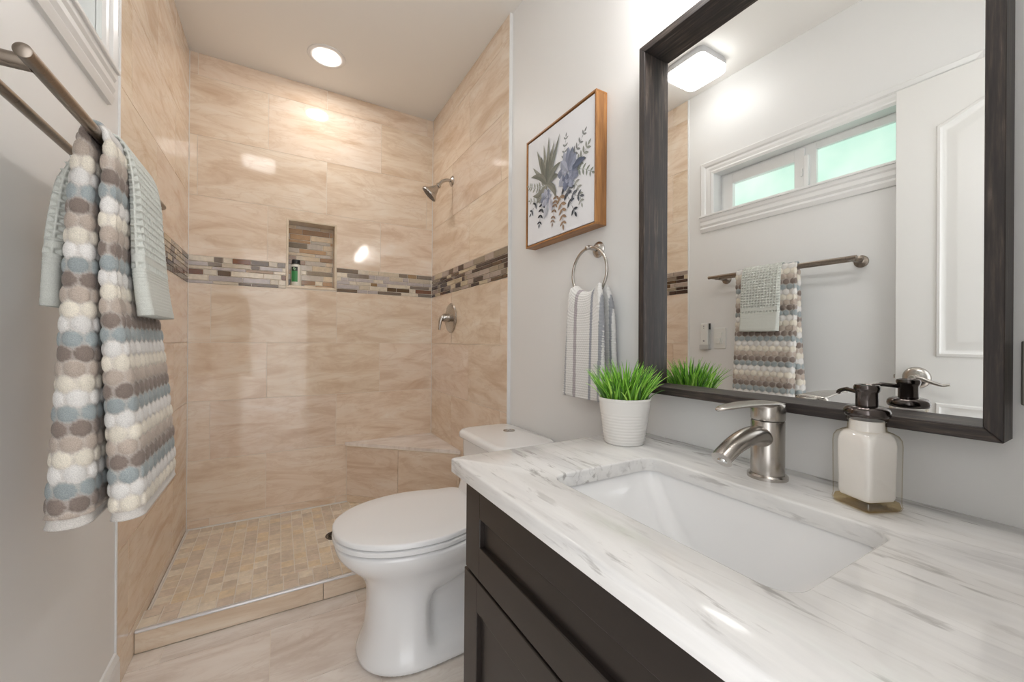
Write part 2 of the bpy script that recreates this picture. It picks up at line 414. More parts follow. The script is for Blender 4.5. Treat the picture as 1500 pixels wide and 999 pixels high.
dr = empty('shower_drain', (DX, DY, ZSF), 'round dark metal drain grate set in the shower floor left of the toilet', 'drain')
bm = NB(); lathe(bm, [(.049, -.003), (.049, .001), (.044, .002), (.042, .0)], (DX, DY, ZSF), n=36); link('drain_ring', bm, M_DRAIN, dr, True)
bm = NB(); lathe(bm, [(0, -.002), (.042, -.002)], (DX, DY, ZSF), n=36); link('drain_well', bm, simple('drain_dark', (38, 35, 32), .6), dr)
bm = NB()
for rr in (.012, .024, .036): lathe(bm, [(rr-.0025, -.001), (rr-.0025, .0015), (rr+.0025, .0015), (rr+.0025, -.001)], (DX, DY, ZSF), n=32)
for q in range(8):
    box(bm, .008, .043, -.002, .002, -.001, .0013, 0, rot=Matrix.Translation((DX, DY, ZSF)) @ Matrix.Rotation(q*PI/4, 4, 'Z'))
link('drain_grate', bm, M_DRAIN, dr)

# ------------------------------------------------------------------ baseboards, window, door
def profile_run(name, prof, T, a0, a1, mat=None, kind=True):
    bm = NB(); loft(bm, [[T(a, b, c) for b, c in prof] for a in (a0, a1)])
    o = link(name, bm, mat or M_TRIM); 
    if kind: struct(o)
    return o
BP = [(0, -.001), (0, .013), (.095, .013), (.103, .0115), (.110, .012), (.118, .008), (.126, .005), (.128, -.001)]
profile_run('baseboard_left', BP, lambda a, b, c: (XL+c, a, b), -.03, YE_L-.001)
profile_run('baseboard_right', BP, lambda a, b, c: (XW-c, a, b), .79, YE_R-.004)

win = struct(empty('window_1', (XL, (WY0+WY1)/2, WZ0), 'long low white sliding window with green frosted panes high on the left wall', 'window'))
del win['category']
CAS = [(0, 0), (0, .012), (.012, .017), (.02, .013), (.034, .016), (.046, .014), (.054, .02), (.072, .024), (.077, .02), (.077, 0)]   # distance out from opening, thickness
bm = NB()
loops = []
for (y, z, sy, sz) in ((WY1, WZ0, 1, 0), (WY1, WZ1, 1, 1), (WY0, WZ1, -1, 1), (WY0, WZ0, -1, 0)):
    loops.append([(XL-.001+c, y+sy*d, z+sz*d) for d, c in CAS])
loft(bm, loops); link('window_casing', bm, M_TRIM, win)
bm = NB()
ap = [(0, 0), (0, .02), (-.022, .02), (-.03, .015), (-.05, .018), (-.062, .012), (-.072, .016), (-.092, .01), (-.095, 0)]
loft(bm, [[(XL-.001+c, y, 1.7825+b) for b, c in ap] for y in (WY0-.085, WY1+.083)])
box(bm, XL-.075, XL+.026, WY0-.09, WY1+.088, 1.777, 1.789, .003, 2)
link('window_sill', bm, M_TRIM, win)
bm = NB(); xf0, xf1 = XL-.088, XL-.062
for a in cut_rects([(WY0, WY1, 1.789, WZ1)], (WY0+.03, WY1-.03, 1.80, WZ1-.022)): box(bm, xf0, xf1, a[0], a[1], a[2], a[3], .002, 1)
for a in cut_rects([(.985, WY1-.02, 1.792, 2.006)], (1.030, 1.348, 1.8165, 1.9505)): box(bm, xf0-.004, xf1+.012, a[0], a[1], a[2], a[3], .002, 1)
for a in cut_rects([(.47, .985, 1.792, WZ1-.005)], (.52, .937, 1.808, 1.9825)): box(bm, xf0-.004, xf1+.002, a[0], a[1], a[2], a[3], .002, 1)
box(bm, xf1, xf1+.02, .965, .985, 1.81, 1.965, .003, 2)
link('window_frame', bm, M_TRIM, win)
bm = NB(); box(bm, xf1+.012, xf1+.02, .99, 1.0, 1.865, 1.905, .002, 2); link('window_latch', bm, M_TRIM, win)
t = NT('frosted_green_glass'); v = t.coords(); g = t.noise(v, 3.0, 3); sp = t.noise(v, 160, 2)
cc = t.ramp(g, [(.35, srgb(180, 220, 202)), (.5, srgb(206, 233, 217)), (.68, srgb(228, 241, 231))])
cc = t.mix(t.math('MULTIPLY', sp, .25), cc, srgb(176, 216, 214))
t.l(cc, t.b.inputs['Emission Color']); t.b.inputs['Emission Strength'].default_value = .66
t.b.inputs['Base Color'].default_value = (.25, .34, .3, 1); t.b.inputs['Roughness'].default_value = .35; M_FROST = t.m
bm = NB(); box(bm, xf0+.004, xf0+.010, 1.02, 1.36, 1.81, 1.957); link('window_pane', bm, M_FROST, win)
bm = NB(); box(bm, xf0+.004, xf0+.010, .51, .947, 1.80, 1.99); link('window_pane', bm, M_FROST, win)

DX0, DX1, DYF, DYH = -.386, -.351, .6125, -.02
door = struct(empty('door_1', ((DX0+DX1)/2, .3, .012), 'white panelled door swung open against the left wall', 'door')); del door['category']
M_DOOR = painted('white_door_paint', (226, 225, 222), .4, .03)
bm = NB(); box(bm, DX0, DX1, DYH, DYF, .012, 2.05, .002, 1); link('door_leaf', bm, M_DOOR, door)
def panel_loop(y0, y1, z0, z1, arch, d, x, n=14):
    p = [(x, y1-d, z0+d), (x, y0+d, z0+d)]
    for k in range(n+1):
        tt = k/n; y = (y0+d)+(y1-y0-2*d)*tt; s = math.sin(PI*tt)
        p.append((x, y, z1-d+arch*(s**1.3)))
    return p
for y0, y1, z0, z1, ar in ((.095, .497, .985, 1.86, .07), (.095, .497, .2, .812, 0)):
    bm = NB(); LP = [panel_loop(y0, y1, z0, z1, ar, d, DX1+h) for d, h in ((0, 0), (.004, .007), (.012, .0085), (.018, .003), (.026, .001), (.03, .001), (.052, .0065), (.06, .007))]
    loft(bm, LP, True, False, True); link('door_panel', bm, M_DOOR, door, autos=35)
hz, hy = .902, .549
lev = NB(); lathe(lev, [(0, 0), (.042, 0), (.042, .003), (.038, .009), (.026, .013), (.016, .015), (.012, .03), (.012, .052), (.010, .056), (0, .057)], (DX1, hy, hz), (1, 0, 0))
hd = link('door_lever', lev, M_NICK, door, autos=40)
bm = NB(); P = spline([(DX1+.048, hy+.006, hz), (DX1+.05, hy-.02, hz+.002), (DX1+.05, hy-.055, hz-.012), (DX1+.047, hy-.08, hz-.02), (DX1+.044, hy-.10, hz-.016)], 6)
tube(bm, P, [(.005, .010-.006*i/(len(P)-1)) for i in range(len(P))], 12, side=(1, 0, 0)); link('lever_arm', bm, M_NICK, hd, True)
bm = NB(); box(bm, DX0+.012, DX1-.012, DYF-.002, DYF+.009, hz-.008, hz+.008, .003, 2); link('door_latch', bm, M_NICK, door)
bm = NB(); lathe(bm, [(0, 0), (.042, 0), (.04, .006), (0, .007)], (DX0, hy, hz), (-1, 0, 0)); link('door_rose', bm, M_NICK, door, True)

# ------------------------------------------------------------------ lamps
rc = empty('recessed_light', (.207, 2.318, ZC), 'round lit recessed downlight in the ceiling above the shower', 'ceiling light')
bm = NB(); lathe(bm, [(.062, -.001), (.064, -.005), (.090, -.003), (.093, 0), (.06, 0)], (.207, 2.318, ZC), n=56); link('trim_ring', bm, M_TRIM, rc, True)
bm = NB(); lathe(bm, [(0, -.0045), (.04, -.0045), (.063, -.003)], (.207, 2.318, ZC), n=56); link('lit_lens', bm, emis('recess_lens', (1, .965, .935), E_RECESS), rc, True, 'glowing white lens')
sx, sy = -.15, 1.365
sq = empty('ceiling_light', (sx, sy, ZC), 'square lit flush ceiling light with rounded corners, seen in the mirror', 'ceiling light')
bm = NB(); rr = lambda h, r, z: [(sx+a, sy+b, z) for a, b in rrect(-h, h, -h, h, r)]
loft(bm, [rr(.108, .03, ZC), rr(.108, .03, ZC-.012), rr(.112, .032, ZC-.014), rr(.112, .032, ZC-.036)]); link('light_housing', bm, simple('silver_housing', (196, 196, 198), .35, .4), sq, autos=40)
bm = NB(); loft(bm, [rr(.106, .032, ZC-.034), rr(.112, .036, ZC-.042), rr(.112, .036, ZC-.064), rr(.104, .036, ZC-.072), rr(.09, .03, ZC-.074)]); link('light_diffuser', bm, emis('square_diffuser', (1, .985, .97), E_SQUARE), sq, autos=40, label='glowing white diffuser')
vy = .455
vl = empty('vanity_light', (XW, vy, 2.12), 'three lamp brushed nickel vanity light on the wall above the mirror', 'wall light')
bm = NB(); box(bm, XW-.02, XW, vy-.25, vy+.25, 2.10, 2.16, .006, 2); link('back_plate', bm, M_NICK, vl)
for dy in (-.19, 0, .19):
    bm = NB(); tube(bm, spline([(XW-.01, vy+dy, 2.13), (XW-.07, vy+dy, 2.15), (XW-.105, vy+dy, 2.12), (XW-.11, vy+dy, 2.09)], 6), .007, 12); lathe(bm, [(0, .03), (.02, .028), (.022, 0), (0, 0)], (XW-.11, vy+dy, 2.075)); link('lamp_arm', bm, M_NICK, vl, True)
    bm = NB(); lathe(bm, [(0, .005), (.02, .004), (.032, -.02), (.042, -.06), (.044, -.085), (.040, -.095), (0, -.097)], (XW-.11, vy+dy, 2.08)); link('glass_shade', bm, emis('vanity_shade', (1, .97, .945), E_VANITY), vl, True, 'glowing white glass shade')

# ------------------------------------------------------------------ vanity
van = empty('vanity_cabinet', (.63, .4, 0), 'dark espresso shaker vanity cabinet under the white marble top', 'cabinet')
t = NT('espresso_wood'); v = t.coords(scale=(30, 2.2, 30)); n = t.noise(v, 3, 5)
t.l(t.mix(n, srgb(31, 26, 23), srgb(39, 32, 28)), t.b.inputs['Base Color']); t.b.inputs['Roughness'].default_value = .33
t.bump(n, .05, .001); M_ESP = t.m
VY0, VY1, VX = 0.0, .797, .365
bm = NB(); box(bm, VX, XW-.002, VY1-.018, VY1, .0, .7615, .001, 1); box(bm, VX, XW-.002, VY0, VY0+.018, 0, .7615, .001, 1)
box(bm, XW-.02, XW-.002, VY0+.018, VY1-.018, .1, .7615); box(bm, VX+.002, XW-.02, VY0+.018, VY1-.018, .1, .118)
box(bm, VX, VX+.02, VY0+.018, VY1-.018, .725, .7615); box(bm, VX, VX+.02, VY0+.018, VY1-.018, .555, .60); box(bm, VX, VX+.02, VY0+.018, VY1-.018, .1, .13)
link('carcass', bm, M_ESP, van)
bm = NB(); box(bm, VX+.06, VX+.075, VY0+.018, VY1-.018, 0, .1); link('toe_kick', bm, M_ESP, van)
def shaker(name, y0, y1, z0, z1, st, rt, rb, parent):
    bm = NB(); x0, x1 = VX-.019, VX-.001
    box(bm, x0, x1, y1-st, y1, z0, z1, .0015, 2); box(bm, x0, x1, y0, y0+st, z0, z1, .0015, 2)
    box(bm, x0, x1, y0+st-.001, y1-st+.001, z1-rt, z1, .0015, 2); box(bm, x0, x1, y0+st-.001, y1-st+.001, z0, z0+rb, .0015, 2)
    o = link(name, bm, M_ESP, parent)
    bm = NB(); box(bm, x0+.010, x0+.014, y0+st-.004, y1-st+.004, z0+rb-.004, z1-rt+.004); link('inset_panel', bm, M_ESP, o); return o
shaker('drawer_front', .012, .783, .5725, .757, .066, .062, .066, van)
shaker('cabinet_door', .4, .790, .105, .5665, .062, .062, .062, van)
shaker('cabinet_door', .006, .396, .105, .5665, .062, .062, .062, van)

t = NT('white_marble'); tc = t.n('ShaderNodeTexCoord')
def mpn(sc, rt, lo=(0, 0, 0)):
    m = t.n('ShaderNodeMapping'); m.inputs['Scale'].default_value = sc; m.inputs['Rotation'].default_value = rt; m.inputs['Location'].default_value = lo
    t.l(tc.outputs['Object'], m.inputs[0]); return m.outputs[0]
a = t.noise(mpn((9, 1.5, 9), (0, 0, R(-7))), 1.6, 6, .6, .5)
b = t.noise(mpn((30, 5.2, 30), (0, 0, R(-8)), (3, 1, 0)), 1.7, 5, .6, .35)
patch = t.noise(mpn((3, 1.6, 3), (0, 0, 0), (7, 3, 1)), 1.8, 2)
base = t.ramp(a, [(.34, srgb(214, 213, 212)), (.5, srgb(230, 229, 227)), (.7, srgb(219, 217, 214))])
fine = t.ramp(b, [(.565, 0.), (.66, 1.)])
f = t.math('MULTIPLY', fine, t.ramp(patch, [(.36, .12), (.60, .72)]))
c = t.mix(f, base, srgb(142, 138, 134))
band = t.ramp(a, [(.27, 1.), (.38, 0.)])
c = t.mix(t.math('MULTIPLY', band, .45), c, srgb(188, 186, 184))
ln = t.ramp(t.noise(mpn((13, .9, 13), (0, 0, R(-6)), (1, 9, 4)), 1.3, 3, .5, .4), [(.49, 0.), (.5, 1.), (.51, 0.)])
c = t.mix(t.math('MULTIPLY', ln, t.ramp(patch, [(.45, 0.), (.7, .5)])), c, srgb(168, 165, 162))
t.l(c, t.b.inputs['Base Color']); t.b.inputs['Roughness'].default_value = .09; t.b.inputs['Specular IOR Level'].default_value = .35; M_MARB = t.m
CX0, CX1, CY0, CY1, CZ0, CZ1 = .3284, XW-.001, -.022, .8312, .7625, .791
HX0, HX1, HY0, HY1 = .452, .727, .207, .624
bm = NB()
def ring_pts(lp, z): return [bm.verts.new((x, y, z)) for x, y in lp]
outer = rrect(CX0, CX1, CY0, CY1, .008, 3); hole = rrect(HX0, HX1, HY0, HY1, .032, 8)
off = lambda d: rrect(CX0+d, CX1-d, CY0+d, CY1-d, .008, 3)
offh = lambda d: rrect(HX0-d, HX1+d, HY0-d, HY1+d, .032+d, 8)
def rings(seq):
    rows = [ring_pts(l, z) for l, z in seq]
    for A, B in zip(rows, rows[1:]):
        for i in range(len(A)): j = (i+1) % len(A); bm.faces.new((A[i], A[j], B[j], B[i]))
    return rows
ro = rings([(off(0), CZ0), (off(0), CZ1-.004), (off(.0012), CZ1-.0012), (off(.004), CZ1)])
rh = rings([(offh(0), CZ0), (offh(0), CZ1-.004), (offh(.0012), CZ1-.0012), (offh(.004), CZ1)])
def cap(A, B):
    es = []
    for L in (A, B):
        for i in range(len(L)):
            e = bm.edges.get((L[i], L[(i+1) % len(L)])) or bm.edges.new((L[i], L[(i+1) % len(L)])); es.append(e)
    bmesh.ops.triangle_fill(bm, use_beauty=True, edges=es)
cap(ro[-1], rh[-1]); cap(ro[0], rh[0])
ct = link('marble_countertop', bm, M_MARB, autos=50)
meta(ct, 'white veined marble countertop on the dark vanity cabinet with a sink cutout', 'countertop')
# basin
snk = empty('undermount_sink', (.59, .415, .62), 'white rectangular undermount sink basin set into the marble countertop', 'sink')
bm = NB()
def bl(d, z, r): return [(x, y, z) for x, y in rrect(HX0-.004+d[0], HX1+.004-d[1], HY0-.004+d[2], HY1+.004-d[3], r, 8)]
lin = [bl((-.012, -.012, -.012, -.012), CZ0-.0005, .04), bl((0, 0, 0, 0), CZ0-.0005, .035), bl((.003, .003, .004, .004), CZ0-.010, .036)]
for s_ in (.12, .3, .5, .7, .85, .94, 1.0):
    z = CZ0-.01-.118*s_; q = s_**1.15
    lin.append(bl((.006+.03*q, .005+.03*q, .008+.10*q, .008+.10*q), z, .036+.012*q))
for s_ in (.015, .04): lin.append(bl((.036+s_, .035+s_, .108+s_, .108+s_), CZ0-.1295-.1*s_, .05))
loft(bm, lin, True, False, True)
so = link('basin', bm, M_CERAM, snk, autos=60)
md = so.modifiers.new('thick', 'SOLIDIFY'); md.thickness = .008; md.offset = -1
bm = NB(); lathe(bm, [(0, .003), (.018, .003), (.022, .001), (.022, -.004), (0, -.004)], (.59, .415, .6315)); link('sink_drain', bm, M_NICK, snk, True)

# ------------------------------------------------------------------ faucet
fx, fy = .816, .418
fa = empty('faucet', (fx, fy, CZ1), 'brushed nickel single handle faucet behind the sink', 'faucet')
bm = NB(); lathe(bm, [(0, 0), (.0345, 0), (.0345, .006), (.031, .009), (.029, .009), (0, .009)], (fx, fy, CZ1), n=48); link('base_flange', bm, M_NICK, fa, autos=40)
bm = NB(); lathe(bm, [(.0285, .008), (.0285, .1085), (.0275, .110), (0, .110)], (fx, fy, CZ1), n=48); link('faucet_body', bm, M_NICK, fa, autos=40)
bm = NB(); P = spline([(fx-.005, fy, .862), (fx-.035, fy, .8755), (fx-.07, fy, .8755), (fx-.105, fy, .8675), (fx-.135, fy, .8555), (fx-.158, fy, .843)], 7)
nP = len(P); rads = [(.0205-.003*i/(nP-1), .0195-.0075*i/(nP-1)) for i in range(nP)]
tube(bm, P, rads, 24, side=(0, 1, 0))
for vv in bm.verts:                                   # the outlet end is cut back at a slant
    d = vv.co.x-(fx-.158+(.86-vv.co.z)*.75)
    if vv.co.x < fx-.13 and d < 0: vv.co.x -= d*.9
link('spout', bm, M_NICK, fa, autos=50)
bm = NB(); lathe(bm, [(0, .0), (.008, 0), (.0105, .002), (.0105, .012), (0, .012)], (fx-.143, fy, .8395), (.35, 0, 1), n=24); link('aerator', bm, simple('chrome', (215, 215, 215), .08, 1), fa, autos=40)
bm = NB(); z0 = CZ1+.112
lathe(bm, [(0, 0), (.0285, 0), (.029, .002), (.029, .028), (.027, .031), (0, .032)], (fx, fy, z0), n=48); hn = link('handle_cap', bm, M_NICK, fa, autos=40)
bm = NB(); L = []
for i in range(15):
    s_ = i/14; x = fx+.012-.172*s_; w = .0262*(1-.55*s_**1.6)*(1-max(0, s_-.9)*6); h = .0035+.012*(1-s_)**2; zz = z0+.0315+.005*math.sin(s_*2.6)-.003*s_
    L.append([(x, fy+w*math.cos(a), zz+(h if math.sin(a) < 0 else .0025)*math.sin(a)) for a in (2*PI*k/20 for k in range(20))])
loft(bm, L); link('lever', bm, M_NICK, hn, True)

# ------------------------------------------------------------------ soap dispenser
sb = empty('soap_dispenser', (.8125, .2665, CZ1), 'square clear glass soap dispenser with a dark metal pump on the counter', 'soap dispenser', rotz=R(-22.4))
def lw(*a, **k): return link(*a, world=False, **k)
def sq_loop(h, r, z, n=6): return [(a, b, z) for a, b in rrect(-h, h, -h, h, min(r, h*.999), n)]
tb_ = NT('thick_base_glass'); t1 = tb_.n('ShaderNodeBsdfTransparent'); t1.inputs[0].default_value = (*srgb(243, 232, 204), 1)
g1 = tb_.n('ShaderNodeBsdfGlossy'); g1.inputs['Roughness'].default_value = .06; m1 = tb_.n('ShaderNodeMixShader'); m1.inputs[0].default_value = .10
tb_.l(t1.outputs[0], m1.inputs[1]); tb_.l(g1.outputs[0], m1.inputs[2]); tb_.l(m1.outputs[0], tb_.out.inputs[0])
bm = NB()
loft(bm, [sq_loop(.027, .006, 0), sq_loop(.031, .007, .002), sq_loop(.0325, .007, .007), sq_loop(.0315, .007, .013), sq_loop(.0325, .008, .10), sq_loop(.0325, .01, .109), sq_loop(.031, .014, .1155), sq_loop(.028, .02, .1195), sq_loop(.0252, .0251, .1215), sq_loop(.0240, .0239, .125), sq_loop(.0240, .0239, .136), sq_loop(.0258, .0257, .138), sq_loop(.0258, .0257, .1435)])
tw = NT('clear_bottle_wall'); tr = tw.n('ShaderNodeBsdfTransparent'); lwt = tw.n('ShaderNodeLayerWeight'); lwt.inputs[0].default_value = .35; tw.l(tw.ramp(lwt.outputs['Facing'], [(.3, srgb(255, 254, 252)), (.9, srgb(208, 190, 146))]), tr.inputs[0])
gl_ = tw.n('ShaderNodeBsdfGlossy'); gl_.inputs['Roughness'].default_value = .03; fz = tw.n('ShaderNodeFresnel'); fz.inputs[0].default_value = 1.45
mx = tw.n('ShaderNodeMixShader'); ge = tw.n('ShaderNodeNewGeometry'); tw.l(tw.math('MULTIPLY', fz.outputs[0], tw.math('SUBTRACT', 1.0, ge.outputs['Backfacing'])), mx.inputs[0]); tw.l(tr.outputs[0], mx.inputs[1]); tw.l(gl_.outputs[0], mx.inputs[2]); tw.l(mx.outputs[0], tw.out.inputs[0])
lw('bottle', bm, tw.m, sb, autos=38)
bm = NB(); loft(bm, [sq_loop(.026, .006, .0004), sq_loop(.0298, .007, .0022), sq_loop(.0312, .007, .006), sq_loop(.0295, .007, .0135)]); lw('glass_base', bm, tb_.m, sb, autos=38)
ts = simple('white_liquid_soap', (240, 238, 236), .25, 0, .5, Subsurface_Weight=.0)
bm = NB(); loft(bm, [sq_loop(.0245, .006, .0145), sq_loop(.0268, .008, .02), sq_loop(.0280, .009, .10), sq_loop(.0280, .012, .107), sq_loop(.0272, .015, .1135), sq_loop(.0255, .018, .1178), sq_loop(.0225, .0224, .1205), sq_loop(.0215, .0214, .137)])
lw('liquid_soap', bm, ts, sb, autos=40)
M_GUN = simple('gunmetal_pump', (92, 86, 84), .14, 1)
bm = NB(); lathe(bm, [(0, .143), (.027, .143), (.0292, .1455), (.0297, .149), (.0290, .1535), (.0262, .1575), (.021, .1598), (.0145, .1603), (0, .1603)], (0, 0, 0), n=40); lw('pump_collar', bm, M_GUN, sb, autos=40)
bm = NB(); lathe(bm, [(0, .158), (.0142, .158), (.0142, .181), (.0158, .184), (.0168, .187), (.0168, .190), (.0155, .193), (.0135, .1935), (.012, .192), (0, .192)], (0, 0, 0), n=40); ph = lw('pump_head', bm, M_GUN, sb, autos=40)
bm = NB(); tube(bm, spline([(0, .008, .179), (.003, .025, .181), (.005, .04, .1815), (.007, .053, .177), (.008, .056, .173)], 6), [.0038]*12+[.0032]*13, 12)
lw('pump_spout', bm, M_GUN, ph, autos=60)

# ------------------------------------------------------------------ potted grass
px, py = .771, .745
pg = empty('potted_grass', (px, py, CZ1), 'small white ribbed pot of green artificial grass on the counter corner', 'plant')
bm = NB(); H = .117; prof = [(0, 0), (.047, 0), (.050, .003)]
for i in range(46):
    s_ = i/45; z = .004+s_*(H-.012); prof.append((.050+.0145*s_+.0007*math.sin(z*2*PI/.0075)*(1 if s_ < .72 else .0), z))
prof += [(.0655, H-.006), (.0657, H-.001), (.064, H), (.062, H-.002), (.060, H-.012), (0, H-.014)]
lathe(bm, prof, (px, py, CZ1), n=56); link('pot', bm, simple('white_pot', (232, 230, 226), .45), pg, True)
bm = NB(); cl = bm.loops.layers.float_color.new('Col'); rnd = random.Random(4)
for i in range(330):
    rr_ = .054*math.sqrt(rnd.random()); an = rnd.uniform(0, 2*PI); bx, by = px+rr_*math.cos(an), py+rr_*math.sin(an)
    ln = rnd.uniform(.07, .128)*(1-.15*(rr_/.054)); out = an+rnd.uniform(-.7, .7); lean = .12+.75*(rr_/.054)*rnd.uniform(.5, 1.15); curl = rnd.uniform(.2, .8)
    w = rnd.uniform(.0022, .0036); ns = 6; p = Vector((bx, by, CZ1+H-.02)); tilt = lean*.45; dirh = Vector((math.cos(out), math.sin(out), 0)); sd = Vector((-dirh.y, dirh.x, 0))
    c0 = random.choice(((126, 178, 62), (98, 156, 44), (154, 196, 84), (78, 128, 38), (110, 166, 50), (60, 104, 36))); prev = None
    for k in range(ns+1):
        s_ = k/ns; ww = w*(1-s_**2.2)+.00025; nrm = Vector((dirh.x*math.cos(tilt), dirh.y*math.cos(tilt), -math.sin(tilt)))
        row = [bm.verts.new(p+sd*ww), bm.verts.new(p-nrm*ww*.5), bm.verts.new(p-sd*ww), bm.verts.new(p+nrm*.0004)]
        if prev:
            for q in range(4):
                f = bm.faces.new((prev[q], prev[(q+1) % 4], row[(q+1) % 4], row[q]))
                for lp in f.loops: lp[cl] = (*srgb(*c0), 1)
        prev = row; c0 = tuple(min(255, q_*1.035+2) for q_ in c0); p = p+(dirh*math.sin(tilt)+Vector((0, 0, 1))*math.cos(tilt))*(ln/ns); tilt += curl/ns*(.4+lean)
gm = colattr('grass_green', .45); 
link('grass_blades', bm, gm, pg, True)['kind'] = 'stuff'
bm = NB(); lathe(bm, [(0, H-.013), (.0598, H-.013)], (px, py, CZ1), n=30); link('soil', bm, simple('dark_soil', (46, 52, 30), .9), pg)

# ------------------------------------------------------------------ mirror
mc = Vector((XW, .455, 1.385)); mr = empty('wall_mirror', mc, 'large rectangular wall mirror in a dark weathered wood frame above the sink', 'mirror')
mr.rotation_euler = (0, R(-.362), R(.1429))
FY0, FY1, FZ0, FZ1, FXF = .1333, .777, .9145, 1.855, .853
FT = .0195
t = NT('weathered_dark_wood')
def wood(t, axis):
    sc = {'y': (60, 3.5, 60), 'z': (60, 60, 3.5)}[axis]
    n = t.noise(t.coords(scale=sc), 3, 6, .65); n2 = t.noise(t.coords(scale=tuple(x*2 for x in sc)), 4, 3)
    c = t.ramp(n, [(.30, srgb(34, 30, 30)), (.5, srgb(53, 46, 44)), (.62, srgb(76, 66, 59)), (.78, srgb(134, 124, 116))])
    c = t.mix(t.math('MULTIPLY', t.ramp(n2, [(.55, 0.), (.72, 1.)]), .35), c, srgb(36, 32, 40))
    t.l(c, t.b.inputs['Base Color']); t.b.inputs['Roughness'].default_value = .5; t.bump(n, .25, .001)
wood(t, 'y'); M_WDY = t.m; t = NT('weathered_dark_wood_upright'); wood(t, 'z'); M_WDZ = t.m
back = XW-.0055
def mitre(y_or_z, parent, kind):
    bm = NB(); o0, o1, i0, i1 = (FY0, FZ0), (FY1, FZ1), (FY0+FT, FZ0+FT), (FY1-FT, FZ1-FT)
    P = {'bottom': [(FY0, FZ0), (FY1, FZ0), (i1[0], i0[1]), (i0[0], i0[1])], 'top': [(FY0, FZ1), (i0[0], i1[1]), (i1[0], i1[1]), (FY1, FZ1)],
         'near': [(FY0, FZ0), (i0[0], i0[1]), (i0[0], i1[1]), (FY0, FZ1)], 'far': [(FY1, FZ0), (FY1, FZ1), (i1[0], i1[1]), (i1[0], i0[1])]}[kind]
    prism(bm, P, back-FXF, lambda a, b, c: (FXF+c, a, b))
    bmesh.ops.recalc_face_normals(bm, faces=bm.faces[:])
    bmesh.ops.bevel(bm, geom=bm.edges[:], offset=.0012, segments=1, affect='EDGES')
    bm.transform(Matrix.Translation(-mc)); link('frame_side', bm, y_or_z, parent, world=False)
fr = None
for kd, mm in (('bottom', M_WDY), ('top', M_WDY), ('near', M_WDZ), ('far', M_WDZ)): mitre(mm, mr, kd)
t = NT('silver_mirror'); t.b.inputs['Metallic'].default_value = 1; t.b.inputs['Roughness'].default_value = 0; t.b.inputs['Base Color'].default_value = (.90, .915, .91, 1)
bm = NB(); box(bm, .9008, .9038, FY0+.004, FY1-.004, FZ0+.004, FZ1-.004); bm.transform(Matrix.Translation(-mc)); link('mirror_glass', bm, t.m, mr, world=False)
for y in (.3, .57):
    bm = NB(); box(bm, XW-.007, XW-.0006, y, y+.04, 1.835, 1.85); bm.transform(Matrix.Translation(-mc)); link('hanger', bm, M_NICK, mr, world=False)

# ------------------------------------------------------------------ botanical picture
PY0, PY1, PZ0, PZ1, PXF = .962, 1.376, 1.4235, 1.8525, .862
pc = empty('framed_picture', (XW, (PY0+PY1)/2, PZ0), 'square botanical print of succulents in a honey brown wooden frame', 'picture')
def honey(axis):
    t = NT('honey_wood_'+axis); sc = {'y': (40, 3, 40), 'z': (40, 40, 3)}[axis]
    n = t.noise(t.coords(scale=sc), 2, 5, .6, .5)
    t.l(t.ramp(n, [(.3, srgb(126, 84, 46)), (.55, srgb(164, 114, 64)), (.75, srgb(188, 138, 82))]), t.b.inputs['Base Color']); t.b.inputs['Roughness'].default_value = .38; return t.m
HY_, HZ_ = honey('y'), honey('z'); ft = .0065
for nm, a, mm in (('frame_rail', (PY0, PY1, PZ0, PZ0+ft), HY_), ('frame_rail', (PY0, PY1, PZ1-ft, PZ1), HY_), ('frame_stile', (PY0, PY0+ft, PZ0+ft, PZ1-ft), HZ_), ('frame_stile', (PY1-ft, PY1, PZ0+ft, PZ1-ft), HZ_)):
    bm = NB(); box(bm, PXF, XW-.001, *a, .0008, 1); link(nm, bm, mm, pc)
bm = NB(); box(bm, PXF+.008, XW-.002, PY0+ft, PY1-ft, PZ0+ft, PZ1-ft); link('canvas_liner', bm, simple('dark_liner', (52, 40, 34), .8), pc)
g = .0105
t = NT('canvas_white'); w = t.noise(t.coords(), 500, 2); t.b.inputs['Base Color'].default_value = (*srgb(233, 234, 238), 1); t.b.inputs['Roughness'].default_value = .7; t.bump(w, .15, .0006)
bm = NB(); box(bm, PXF+.003, PXF+.012, PY0+g, PY1-g, PZ0+g, PZ1-g, .001, 1); cv = link('canvas', bm, t.m, pc)
bm = NB(); cl = bm.loops.layers.float_color.new('Col'); art = [0]
def XY(a, b): return (PY1-.414*a, PZ0+.001+.428*b)
def leaf(p0, p1, w, c, bend=0, fat=.45, n=9):
    art[0] += 1; x = PXF+.003-.0002-.000012*art[0]
    p0 = Vector(p0); p1 = Vector(p1); d = p1-p0; nn = Vector((-d.y, d.x)); L, Rr_ = [], []
    for i in range(n+1):
        s_ = i/n; c_ = p0+d*s_+nn*bend*4*s_*(1-s_); ww = w*(math.sin(PI*s_**(math.log(.5)/math.log(fat))))**.8 if 0 < s_ < 1 else 0.0006
        nd = nn.normalized(); L.append(c_+nd*ww); Rr_.append(c_-nd*ww)
    for q in range(n):
        for A, B, kk in ((L, None, .86), (Rr_, None, 1.06)):
            m0 = (L[q]+Rr_[q])/2; m1 = (L[q+1]+Rr_[q+1])/2
            pts = [m0, m1, A[q+1], A[q]]; vs = [bm.verts.new((x, *XY(*pp))) for pp in pts]
            f = bm.faces.new(vs)
            for lp in f.loops: lp[cl] = (*(v_*kk for v_ in srgb(*c)), 1)
